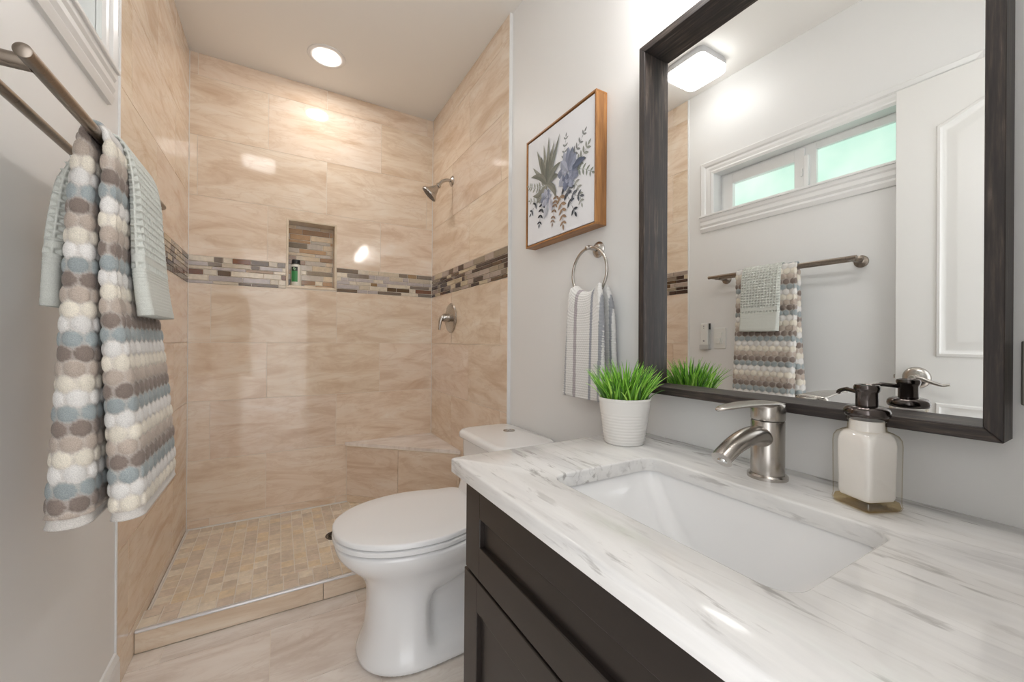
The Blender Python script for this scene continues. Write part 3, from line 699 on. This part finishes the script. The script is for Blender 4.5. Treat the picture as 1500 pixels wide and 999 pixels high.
def sprig(pts, c, size, pairs, stem=True):
    P = spline([(a, b, 0) for a, b in pts], 8); N = len(P)
    if stem:
        for q in range(0, N-1, 2): leaf((P[q].x, P[q].y), (P[min(q+2, N-1)].x, P[min(q+2, N-1)].y), .0022, c)
    for k in range(pairs):
        i = int((k+.6)/pairs*(N-1)); d = (P[min(i+1, N-1)]-P[max(i-1, 0)]).normalized(); s0 = size*(1-.35*k/pairs)
        for sg in (1, -1):
            e = Vector((d.x*.55-sg*d.y*.85, d.y*.55+sg*d.x*.85)); leaf((P[i].x, P[i].y), (P[i].x+e.x*s0, P[i].y+e.y*s0), s0*.2, c)
    leaf((P[-1].x-.001, P[-1].y), (P[-1].x+(P[-1]-P[-3]).normalized().x*size*.7, P[-1].y+(P[-1]-P[-3]).normalized().y*size*.7), size*.16, c)
GY = (132, 132, 122); SL = (138, 144, 162); DK = (74, 78, 84); SG = (160, 164, 156); TN = (168, 142, 118); LB = (176, 180, 196)
sprig([(.60, .62), (.605, .70), (.62, .80)], (150, 154, 154), .05, 4); sprig([(.72, .62), (.78, .66), (.86, .74)], (150, 152, 152), .055, 4)
sprig([(.74, .5), (.82, .55), (.90, .62)], SG, .075, 5); sprig([(.72, .48), (.84, .46), (.95, .40)], (150, 156, 146), .06, 5); sprig([(.70, .44), (.78, .34), (.83, .2)], (172, 174, 168), .06, 5)
sprig([(.30, .5), (.17, .52), (.05, .57)], (166, 168, 156), .06, 6); sprig([(.34, .42), (.2, .40), (.07, .43)], (176, 178, 168), .05, 5)
sprig([(.30, .46), (.2, .40), (.09, .31)], DK, .06, 4); sprig([(.29, .36), (.26, .28), (.233, .18)], (64, 68, 76), .06, 4)
sprig([(.5, .36), (.47, .26), (.44, .14)], (150, 124, 104), .055, 6); sprig([(.55, .34), (.58, .22), (.595, .09)], TN, .075, 5)
sprig([(.6, .42), (.66, .3), (.75, .15)], DK, .075, 4); sprig([(.66, .4), (.72, .3), (.82, .26)], (110, 114, 122), .07, 3)
for tip, c, w in (((.188, .85), (150, 150, 138), .028), ((.30, .86), (158, 158, 146), .026), ((.379, .90), (146, 148, 138), .026), ((.46, .84), (160, 160, 150), .024), ((.54, .86), (138, 140, 132), .026), ((.25, .78), (128, 128, 118), .03), ((.42, .78), (130, 130, 120), .03), ((.12, .72), (156, 156, 146), .024), ((.36, .74), (116, 118, 110), .03)): leaf((.352, .49), tip, w, c, 0, .35)
for tip, b_, c in (((.09, .64), -.12, GY), ((.12, .46), .15, (140, 140, 130)), ((.53, .52), .12, (124, 126, 118)), ((.49, .33), .16, (138, 138, 128)), ((.2, .38), .12, (150, 150, 140)), ((.56, .62), .1, (136, 138, 128))): leaf((.352, .495), tip, .03, c, b_, .4)
def rosette(cx, cy, r, rows, cols):
    for k, (rad, cnt, ph) in enumerate(rows):
        for i in range(cnt):
            a = ph+2*PI*i/cnt; leaf((cx+.1*r*math.cos(a), cy+.1*r*math.sin(a)), (cx+rad*r*math.cos(a), cy+rad*r*math.sin(a)), r*.27*(.55+.45*rad), cols[(k+i) % len(cols)], 0, .6)
rosette(.66, .50, .15, ((1., 9, .2), (.82, 8, .5), (.62, 7, .1), (.42, 5, .6)), (SL, LB, (120, 128, 150), (156, 162, 182)))
for tip in ((.60, .68), (.66, .70), (.72, .68), (.56, .62), (.76, .62)): leaf((.66, .5), tip, .035, random.choice((SL, LB, (150, 156, 176))), 0, .55)
rosette(.335, .38, .085, ((1., 8, .1), (.75, 7, .4), (.5, 5, .2)), (LB, SL, (190, 192, 206)))
leaf((.72, .5), (.88, .53), .03, (104, 112, 132), .1); leaf((.4, .36), (.43, .24), .03, (200, 198, 208)); leaf((.36, .32), (.31, .2), .028, (196, 198, 208))
link('botanical_print', bm, colattr('watercolour', .75, 60, 0, .2, .15), cv)

# ------------------------------------------------------------------ towel ring and striped towel
trg = empty('towel_ring', (XW, 1.0, 1.3528), 'brushed nickel towel ring on the wall below the picture', 'towel ring')
ry, rz0 = .997, 1.3528; rx = .868
bm = NB(); lathe(bm, [(0, 0), (.0265, 0), (.027, .003), (.024, .007), (.018, .010), (.015, .012), (0, .012)], (XW, ry, rz0), (-1, 0, 0), 40); link('wall_flange', bm, M_NICK, trg, autos=40)
bm = NB(); tube(bm, spline([(XW-.01, ry, rz0), (XW-.03, ry, rz0+.002), (rx, ry, rz0+.002), (rx-.012, ry, rz0-.001)], 5), .0075, 16); link('ring_arm', bm, M_NICK, trg, True)
bm = NB(); rcz, rrad = 1.2725, .082
n = 72; loops = [[(rx+.0047*math.cos(b), ry+(rrad+.0047*math.sin(b))*math.cos(a), rcz+(rrad+.0047*math.sin(b))*math.sin(a)) for b in (2*PI*k/12 for k in range(12))] for a in (2*PI*i/n for i in range(n))]
rows = [[bm.verts.new(p) for p in L] for L in loops]
for i in range(n):
    A, B = rows[i], rows[(i+1) % n]
    for k in range(12): bm.faces.new((A[k], A[(k+1) % 12], B[(k+1) % 12], B[k]))
link('ring', bm, M_NICK, trg, True)

def slab_towel(name, cen, width, colour, disp, ns, nu, mat, parent, topflat=.0):
    """a folded towel as one closed skin: cen = centre line (point x,z; half thickness; y0; y1) sampled along its length;
    around each station runs a rounded rectangle; colour(s, u) and disp(s, u) give weave"""
    bm = NB(); cl = bm.loops.layers.float_color.new('Col'); N = len(cen)
    dist = [0]
    for i in range(1, N): dist.append(dist[-1]+math.hypot(cen[i][0]-cen[i-1][0], cen[i][1]-cen[i-1][1]))
    tot = dist[-1]; rows = []
    for i in range(N):
        x, z, h, y0, y1 = cen[i]; a = cen[max(i-1, 0)]; b = cen[min(i+1, N-1)]
        tx, tz = b[0]-a[0], b[1]-a[1]; L = math.hypot(tx, tz) or 1; nx, nz = -tz/L, tx/L       # outward normal of the fold
        wy = y1-y0; r = h*.98; flat = wy-2*r; per = 2*flat+2*PI*r; row = []
        for k in range(nu):
            u = per*k/nu
            if u < flat: yy, nn, dy, dn = y0+r+u, h, 0, 1
            elif u < flat+PI*r: a_ = (u-flat)/r; yy, nn, dy, dn = y1-r+r*math.sin(a_), h*math.cos(a_), math.sin(a_), math.cos(a_)
            elif u < 2*flat+PI*r: yy, nn, dy, dn = y1-r-(u-flat-PI*r), -h, 0, -1
            else: a_ = (u-2*flat-PI*r)/r; yy, nn, dy, dn = y0+r-r*math.sin(a_), -h*math.cos(a_), -math.sin(a_), -math.cos(a_)
            ee = min(1, min(dist[i], tot-dist[i])/.006)*min(1, h/.0075); d = disp(dist[i], u, yy)*ee
            row.append(bm.verts.new((x+nx*(nn+dn*d), yy+dy*d, z+nz*(nn+dn*d))))
        rows.append((row, per))
    for i in range(N-1):
        A, pa = rows[i]; B, pb = rows[i+1]
        for k in range(nu):
            j = (k+1) % nu; f = bm.faces.new((A[k], A[j], B[j], B[k]))
            for lp, (ii, kk) in zip(f.loops, ((i, k), (i, k+1), (i+1, k+1), (i+1, k))):
                u_ = rows[ii][1]*(kk % nu)/nu; lp[cl] = (*colour(dist[ii], u_, lp.vert.co.y), 1)
    for A, sg in ((rows[0][0], 0), (rows[-1][0], -1)):
        f = bm.faces.new(A[::-1] if sg == 0 else A)
        for lp in f.loops: lp[cl] = (*colour(dist[sg], 0, lp.vert.co.y), 1)
    return link(name, bm, mat, parent, True)
def resample(pts, step):
    """pts: tuples starting (x, z, ...) -> evenly spaced along x,z"""
    out = [pts[0]]; acc = 0
    for a, b in zip(pts, pts[1:]):
        L = math.hypot(b[0]-a[0], b[1]-a[1]); n = max(1, int(round(L/step)))
        for k in range(1, n+1): out.append(tuple(p+(q-p)*k/n for p, q in zip(a, b)))
    return out
def bend(pts, n=10):
    """smooth tuples of any size with Catmull-Rom"""
    out = []
    for i in range(len(pts)-1):
        p0, p1, p2, p3 = pts[max(i-1, 0)], pts[i], pts[i+1], pts[min(i+2, len(pts)-1)]
        for k in range(n):
            t_ = k/n; out.append(tuple(.5*(2*b+(c-a)*t_+(2*a-5*b+4*c-d)*t_*t_+(3*b-a-3*c+d)*t_**3) for a, b, c, d in zip(p0, p1, p2, p3)))
    out.append(tuple(pts[-1])); return out
def cloth_mat(name, scale=900, bump=.5, rough=.95, spec=.1):
    t = NT(name); at = t.n('ShaderNodeAttribute', attribute_name='Col'); n = t.noise(t.coords(), scale, 2)
    c = t.mix(1., at.outputs['Color'], t.ramp(n, [(.3, .8), (.7, 1.08)]), 'MULTIPLY')
    t.l(c, t.b.inputs['Base Color']); t.b.inputs['Roughness'].default_value = rough; t.b.inputs['Specular IOR Level'].default_value = spec
    t.b.inputs['Sheen Weight'].default_value = .15
    t.bump(n, bump, .0015); return t.m
# striped towel hanging through the ring
zt = 1.2005
ctr = bend([(.893, .885, .0085, .892, 1.07), (.890, 1.0, .0085, .899, 1.068), (.887, 1.12, .0085, .905, 1.066), (.884, 1.18, .008, .925, 1.060), (.878, 1.200, .0065, .935, 1.058), (.868, 1.2045, .006, .937, 1.057), (.857, 1.200, .0065, .935, 1.058), (.850, 1.18, .008, .922, 1.064), (.847, 1.12, .009, .910, 1.072), (.845, 1.0, .0095, .906, 1.080), (.843, .868, .010, .900, 1.092)], 22)
def striped_col(s, u, y):
    w = (1.075-y)/.165
    k = .5+.5*math.sin(s*2*PI/.0078)
    base = srgb(234, 233, 230)
    for c0, hw, col in ((.02, .03, (172, 172, 176)), (.30, .042, (170, 160, 165)), (.74, .036, (142, 146, 158)), (1.0, .03, (138, 142, 150))):
        if abs(w-c0) < hw: return tuple(a*.82+b*.18 for a, b in zip(srgb(*col), base))
    return base
def striped_disp(s, u, y): return .0022*abs(math.sin(s*PI/.0075))*(.35+.65*abs(math.sin(y*PI/.009+(PI/2 if int(s/.0075) % 2 else 0))))+.0025*math.sin((1.07-y)*38+s*2)
so_ = slab_towel('striped_hand_towel', resample(ctr, .0022), 0, striped_col, striped_disp, 0, 190, cloth_mat('cotton_weave', 1200, .35), None)
for vv in so_.data.vertices:
    dy = min(abs(vv.co.y-ry), .07); w_ = max(0, min(1, (vv.co.z-1.08)/.10)); vv.co.z += w_*w_*(3-2*w_)*(rrad-math.sqrt(rrad*rrad-dy*dy))
meta(so_, 'white woven hand towel with grey stripes hanging from the towel ring', 'towel')

# ------------------------------------------------------------------ towel bar and its towels
BX, BX2, BZ = -.268, -.334, 1.394
tb = empty('towel_bar', (XL, 1.04, BZ), 'double brushed nickel towel bar on the left wall', 'towel bar')
def rod(x, r, nm):
    bm = NB(); lathe(bm, [(0, 0), (r*.8, 0), (r, .0012), (r, .6605), (r*.8, .6625), (0, .6625)], (x, .7086, BZ), (0, 1, 0), 32); link(nm, bm, M_STEEL, tb, autos=40)
rod(BX, .0088, 'front_rod'); rod(BX2, .0075, 'rear_rod')
for y in (.7415, 1.351):
    bm = NB(); lathe(bm, [(0, 0), (.0265, 0), (.0265, .005), (.023, .009), (.014, .011), (.0095, .016), (.0095, BX-XL-.004), (0, BX-XL-.004)], (XL, y, BZ), (1, 0, 0), 36); link('wall_post', bm, M_STEEL, tb, autos=40)

# bath towel: folded over the front rod, popcorn dots in rows of five colours
ROWS = [srgb(226, 223, 219), srgb(229, 221, 206), srgb(186, 172, 160), srgb(136, 123, 115), srgb(157, 165, 166)]
PR, PD = .0243, .0300
def dots(s, u):
    best = None
    r0 = int(math.floor(s/PR))
    for r in (r0-1, r0, r0+1):
        sh = .5*(r % 2); k = round(u/PD-sh-.5); cu = (k+sh+.5)*PD; cs = (r+.5)*PR
        d = math.hypot((u-cu)/1.02, (s-cs)/.93)
        if best is None or d < best[0]: best = (d, r, k)
    return best
def bath_col(s, u, y):
    if s < .016 or s > BATH_L-.016: return srgb(214, 209, 203)
    d, r, k = dots(s, u); c = ROWS[(r+BATH_PH) % 5]
    j = .93+.14*((math.sin(r*12.9+k*78.2)*43758.5) % 1)
    if d > .0132: return tuple(a*.55+b*.45 for a, b in zip(c, srgb(206, 198, 190)))
    return tuple(min(1, x*j) for x in c)
def bath_disp(s, u, y):
    if s < .016 or s > BATH_L-.016: return -.002
    d, r, k = dots(s, u); q = d/.0138
    return .0034*math.sqrt(max(0, 1-q*q))-.001
BY0, BY1 = .925, 1.205
# (x, z, half thickness, y0, y1): back bottom -> over the rod -> front bottom
ctr = bend([(-.295, .744, .029, BY0-.022, BY1), (-.293, .86, .026, BY0-.014, BY1), (-.291, 1.0, .023, BY0-.006, BY1), (-.2895, 1.15, .0195, BY0, BY1), (-.2872, 1.28, .016, BY0, BY1), (-.2835, 1.36, .0115, BY0, BY1), (-.2830, 1.392, .0052, BY0, BY1), (-.2785, 1.403, .0045, BY0, BY1), (-.268, 1.4078, .0045, BY0, BY1), (-.2580, 1.403, .0045, BY0, BY1), (-.2532, 1.39, .0052, BY0, BY1), (-.2520, 1.36, .0085, BY0, BY1), (-.2530, 1.28, .0100, BY0, BY1), (-.2520, 1.15, .0105, BY0, BY1), (-.2455, 1.05, .0150, BY0, BY1), (-.2370, .93, .0200, BY0, BY1), (-.2310, .83, .0225, BY0, BY1), (-.2275, .736, .0240, BY0, BY1)], 12)
ctr = resample(ctr, .0027)
BATH_L = sum(math.hypot(a[0]-b[0], a[1]-b[1]) for a, b in zip(ctr, ctr[1:])); BATH_PH = 2
bt = slab_towel('bath_towel', ctr, 0, bath_col, bath_disp, 0, 250, cloth_mat('terry_loops', 700, .6), None)
meta(bt, 'bath towel with rows of grey, tan and cream pom dots folded over the towel bar', 'towel')
# sage waffle towel folded over the bath towel
HY0, HY1 = .985, 1.168
def sage_col(s, u, y):
    e = min(s, SAGE_L-s); b = srgb(210, 212, 205)
    if e < .012: return tuple(x*.92 for x in b)
    if e > .088: return b
    return tuple(x*.97 for x in b)
def sage_disp(s, u, y):
    e = min(s, SAGE_L-s)
    if e < .012: return .0006
    if e < .066: return .0002*math.sin(s*900)
    if e < .088: return .0012*(abs(math.sin(s*PI/.0055))-.5)
    if .100 < e < .112: return .0004
    a, b = abs(math.sin(s*PI/.0135)), abs(math.sin(u*PI/.0140)); return .0070*max(a, b)**4-.0056
SX = [(-.342, 1.104, .012), (-.340, 1.18, .0112), (-.333, 1.26, .0105), (-.323, 1.33, .0085), (-.304, 1.378, .006), (-.2885, 1.405, .0032), (-.2785, 1.4142, .0026), (-.268, 1.4172, .0026), (-.2565, 1.4135, .0028), (-.2475, 1.402, .0034), (-.2405, 1.378, .005), (-.2340, 1.33, .0065), (-.2305, 1.26, .0078), (-.2255, 1.17, .0105), (-.2165, 1.092, .0125)]
ctr = resample(bend([(x, z, h, HY0, HY1) for x, z, h in SX], 14), .0016)
SAGE_L = sum(math.hypot(a[0]-b[0], a[1]-b[1]) for a, b in zip(ctr, ctr[1:]))
stw = slab_towel('waffle_hand_towel', ctr, 0, sage_col, sage_disp, 0, 260, cloth_mat('waffle_cotton', 1100, .35), None)
meta(stw, 'pale sage green waffle hand towel draped over the dotted bath towel', 'towel')

# ------------------------------------------------------------------ left wall switch and fan remote
M_PLATE = simple('switch_plastic', (228, 228, 224), .35)
sw = empty('light_switch', (XL, 1.392, .9985), 'white rocker light switch on the left wall beside the fan remote, seen in the mirror', 'switch')
bm = NB(); box(bm, XL+.0002, XL+.006, 1.356, 1.428, .998, 1.118, .0025, 2); link('switch_plate', bm, M_PLATE, sw)
bm = NB(); box(bm, XL+.0045, XL+.009, 1.376, 1.408, 1.025, 1.091, .0015, 2); link('rocker', bm, M_PLATE, sw)
bm = NB(); box(bm, XL+.006, XL+.018, 1.386, 1.410, 1.028, 1.06, .002, 2); link('dimmer_tab', bm, M_PLATE, sw)
rm = empty('fan_remote', (XL, 1.482, .992), 'white remote control in its wall cradle on the left wall, seen in the mirror', 'remote')
bm = NB(); box(bm, XL+.0002, XL+.008, 1.447, 1.512, .992, 1.148, .003, 2); box(bm, XL+.006, XL+.024, 1.45, 1.509, .992, 1.02, .003, 2); link('cradle', bm, simple('cradle_grey', (196, 196, 194), .4), rm)
bm = NB(); box(bm, XL+.007, XL+.021, 1.456, 1.505, 1.018, 1.146, .006, 3); rb = link('remote_body', bm, M_PLATE, rm)
mbt = simple('button_grey', (140, 140, 142), .4)
for z, r in ((1.13, .004), (1.118, .003), (1.042, .0055)):
    bm = NB(); lathe(bm, [(0, .0015), (r, .001), (r, 0)], (XL+.021, 1.481, z), (1, 0, 0), 20); link('button', bm, mbt, rb)
bm = NB(); box(bm, XL+.006, XL+.02, 1.446, 1.4505, 1.11, 1.146, .001, 1); link('remote_sensor', bm, simple('dark_lens', (46, 44, 46), .2), rb)
ou = empty('wall_outlet', (XW, .09, .965), 'grey metal outlet cover at the right edge beside the mirror', 'outlet')
bm = NB(); box(bm, XW-.005, XW-.0002, .052, .1262, .9645, 1.0555, .002, 2); link('cover_plate', bm, simple('grey_metal_plate', (132, 130, 122), .4, .6), ou)
for z in (.985, 1.02):
    bm = NB(); box(bm, XW-.0065, XW-.004, .074, .104, z, z+.026, .002, 2); link('socket', bm, simple('grey_socket', (112, 110, 104), .4), ou)

# ------------------------------------------------------------------ shower fittings
hy_ = 2.271
sh = empty('wall_shower', (XR, hy_, 2.0105), 'brushed nickel shower head on a bent arm from the right tiled wall', 'shower head')
bm = NB(); lathe(bm, [(0, 0), (.031, 0), (.031, .003), (.024, .010), (.014, .016), (0, .016)], (XR-.001, hy_, 2.0105), (-1, 0, 0), 40); link('wall_flange', bm, M_NICK, sh, autos=40)
bm = NB(); tube(bm, spline([(XR-.005, hy_, 2.0105), (XR-.035, hy_, 2.0105), (XR-.066, hy_, 1.995), (XR-.086, hy_, 1.968)], 7), .0095, 18); link('shower_arm', bm, M_NICK, sh, True)
ax = Vector((-.66, .22, -.70)).normalized(); hp = Vector((XR-.083, hy_, 1.972))
bm = NB(); lathe(bm, [(0, -.004), (.013, -.003), (.016, .004), (.016, .012), (.012, .016), (.015, .022), (.020, .030), (.026, .045), (.034, .060), (.044, .070), (.051, .076), (.053, .082), (.052, .088), (0, .087)], hp, ax, 48); hdv = link('spray_head', bm, M_NICK, sh, autos=40)
bm = NB(); lathe(bm, [(.0515, .0875), (.048, .0885), (0, .0885)], hp, ax, 48)
A_, B_ = frame_of(ax)
for rr_, c_ in ((.0, 1), (.012, 7), (.024, 13), (.037, 19)):
    for k in range(c_):
        a = 2*PI*k/c_; lathe(bm, [(.0022, 0), (.0018, .0025), (0, .0028)], hp+ax*.0885+A_*rr_*math.cos(a)+B_*rr_*math.sin(a), ax, 8)
link('spray_face', bm, simple('nozzle_grey', (104, 96, 90), .4, .4), hdv, label='grey nozzle face')
vy_, vz_ = 2.274, 1.185
sv = empty('shower_valve', (XR, vy_, vz_), 'round brushed nickel shower valve plate with a curved lever handle', 'shower valve')
bm = NB(); lathe(bm, [(0, 0), (.089, 0), (.0895, .003), (.084, .009), (.066, .012), (.060, .0125), (.034, .017), (.03, .018), (0, .018)], (XR-.001, vy_, vz_), (-1, 0, 0), 56); link('escutcheon', bm, M_NICK, sv, autos=30)
bm = NB(); lathe(bm, [(0, .014), (.026, .014), (.025, .045), (.021, .056), (0, .058)], (XR-.001, vy_, vz_), (-1, 0, 0), 36); vh = link('valve_hub', bm, M_NICK, sv, autos=40)
bm = NB(); P = spline([(XR-.03, vy_, vz_+.004), (XR-.052, vy_, vz_+.004), (XR-.066, vy_, vz_-.010), (XR-.073, vy_, vz_-.036), (XR-.076, vy_, vz_-.074)], 7)
tube(bm, P, [(.018-.007*i/(len(P)-1), .0165-.0095*i/(len(P)-1)) for i in range(len(P))], 20, side=(0, 1, 0)); link('lever_handle', bm, M_NICK, vh, True)
# shampoo bottle in the niche
bx_, by_, bz_ = .083, YB+.055, NZ0+.0062
sp_ = empty('shampoo_bottle', (bx_, by_, bz_), 'small white bottle with a green label standing in the shower niche', 'bottle')
bm = NB(); lathe(bm, [(0, 0), (.024, 0), (.0275, .003), (.0285, .008), (.0285, .112), (.026, .122), (.019, .130), (.0145, .133), (.0145, .138), (0, .138)], (bx_, by_, bz_), n=40); link('bottle_body', bm, simple('bottle_white', (232, 230, 220), .3), sp_, autos=40)
bm = NB(); lathe(bm, [(0, .134), (.0215, .134), (.022, .136), (.022, .154), (.02, .157), (0, .157)], (bx_, by_, bz_), n=36); link('bottle_cap', bm, simple('bottle_cap_black', (38, 40, 42), .35), sp_, autos=40)
def lab(nm, h0, h1, w0, w1, m, rr_):
    bm = NB(); n = 14; L0, L1 = [], []
    for i in range(n+1):
        a = -PI/2-.35+w0+(w1-w0)*i/n; L0.append((bx_+rr_*math.cos(a), by_+rr_*math.sin(a), bz_+h0)); L1.append((bx_+rr_*math.cos(a), by_+rr_*math.sin(a), bz_+h1))
    loft(bm, [L0, L1], False); return link(nm, bm, m, sp_, True)
gl = lab('green_label', .026, .090, -.62, .62, simple('label_green', (64, 142, 84), .4), .0287); dl = lab('dark_label', .09, .114, -.62, .62, simple('label_dark', (34, 48, 40), .4), .0287)
lm = simple('label_mark', (176, 206, 170), .5)
bm = NB()
for a, h in ((0, .106), (.18, .102), (-.18, .101), (.08, .097), (-.1, .109)):
    q = -PI/2-.35+a; p = Vector((bx_+.029*math.cos(q), by_+.029*math.sin(q), bz_+h)); box(bm, -.0025, .0025, -.0003, .0003, -.003, .003, 0, rot=Matrix.Translation(p) @ Matrix.Rotation(q+PI/2, 4, 'Z') @ Matrix.Rotation(a*5, 4, 'Y'))
link('leaf_mark', bm, lm, sp_)

# ------------------------------------------------------------------ toilet
TY = 1.388
to = empty('toilet', (.5, TY, 0), 'white one piece toilet with closed lid between the shower kerb and the vanity', 'toilet')
def outline(xf, xb, w, xm, pw=2.2, n=18, back=.8, rb=.04):
    """front half: superellipse from tip xf to widest station xm; then straight sides running to xb with half width w*back"""
    top = []
    for i in range(n+1):
        a = PI/2*i/n; top.append((xm-(xm-xf)*math.cos(a)**(2/pw), w*math.sin(a)**(2/pw)))
    m = 24
    for i in range(1, m+1):
        s_ = i/m; top.append((xm+(xb-rb-xm)*s_, w*(1-(1-back)*s_*s_*(3-2*s_))))
    wb = w*back; 
    for i in range(1, 6):
        a = PI/2*i/5; top.append((xb-rb+rb*math.sin(a), wb-rb+rb*math.cos(a)))
    return top+[(x, -y) for x, y in top[::-1]][1 if abs(top[-1][1]) < 1e-6 else 0:-1]
def L3(pts, z, f=None): return [(x, TY+(y if f is None else f(x, y, z)), z) for x, y in pts]
def sstep(a, b, x): t_ = max(0, min(1, (x-a)/(b-a))); return t_*t_*(3-2*t_)
def pinch(x, y, z):
    k = sstep(.425, .452, x)*(1-sstep(.66, .72, x))*sstep(.045, .085, z)*(1-sstep(.165, .235, z-(x-.43)*.28))
    return y*(1-.5*k)
secs = [(0, .226, .165, .42), (.012, .224, .167, .42), (.03, .230, .164, .42), (.05, .238, .157, .42), (.07, .245, .150, .42), (.09, .250, .144, .42), (.12, .254, .138, .42), (.15, .256, .134, .42), (.18, .258, .131, .42), (.205, .258, .130, .42), (.235, .256, .130, .42), (.27, .243, .138, .42), (.295, .224, .152, .42), (.315, .203, .168, .425), (.335, .182, .186, .43), (.36, .163, .202, .43), (.38, .156, .208, .43), (.396, .155, .209, .43), (.402, .160, .205, .43)]
bm = NB(); loft(bm, [L3(outline(xf, .895, w, xm, 2.25, back=.80 if z > .26 else .9), z, pinch) for z, xf, w, xm in secs])
bwl = link('bowl', bm, M_CERAM, to, autos=65)
bwl.modifiers.new('sub', 'SUBSURF').levels = 1; bwl.modifiers['sub'].render_levels = 1
def seat_out(d=0): return outline(.150+d, .655-d, .214-d, .43, 2.15, 22, .84, .05)
bm = NB(); loft(bm, [L3(seat_out(.006), .4025), L3(seat_out(0), .406), L3(seat_out(0), .4175), L3(seat_out(.006), .421)]); link('toilet_seat', bm, M_SEAT, to, autos=50)
bm = NB(); loft(bm, [L3(seat_out(.006), .423), L3(seat_out(.001), .426), L3(seat_out(.001), .4375), L3(seat_out(.003), .4405), L3(seat_out(.008), .4418), L3(seat_out(.07), .4428)]); link('toilet_lid', bm, M_SEAT, to, autos=50)
for sg in (1, -1):
    bm = NB(); lathe(bm, [(0, -.03), (.012, -.03), (.013, -.02), (.013, .02), (.012, .03), (0, .03)], (.655, TY+sg*.085, .425), (0, 1, 0), 20); link('lid_hinge', bm, M_SEAT, to, True)
tank = [(.36, .60, .165), (.40, .615, .172), (.44, .640, .178), (.49, .660, .184), (.55, .668, .190), (.62, .668, .194), (.644, .668, .194)]
def tank_out(xf, w, r=.05, xb=XW-.012): return [(x, y) for x, y in rrect(xf, xb, -w, w, r, 8)]
bm = NB(); loft(bm, [[(x, TY+.004+y, z) for x, y in tank_out(xf, w)] for z, xf, w in tank]); link('tank', bm, M_CERAM, to, autos=50)
bm = NB(); loft(bm, [[(x, TY+.004+y, z) for x, y in tank_out(.652+d, .2055-d, .055, XW-.006-d*.3)] for d, z in ((.006, .6455), (.001, .648), (0, .652), (0, .664), (.003, .671), (.009, .676), (.02, .6775))]); tl = link('tank_lid', bm, M_CERAM, to, autos=50)
bm = NB(); lathe(bm, [(0, -.002), (.0245, -.002), (.0245, .002), (.021, .0035), (.020, .002), (0, .0022)], (.826, 1.437, .6775), n=40)
box(bm, -.019, .019, -.0006, .0006, .002, .0028, 0, rot=Matrix.Translation((.826, 1.437, .6775)) @ Matrix.Rotation(.6, 4, 'Z')); link('flush_button', bm, M_NICK, tl, autos=40, label='chrome flush button')
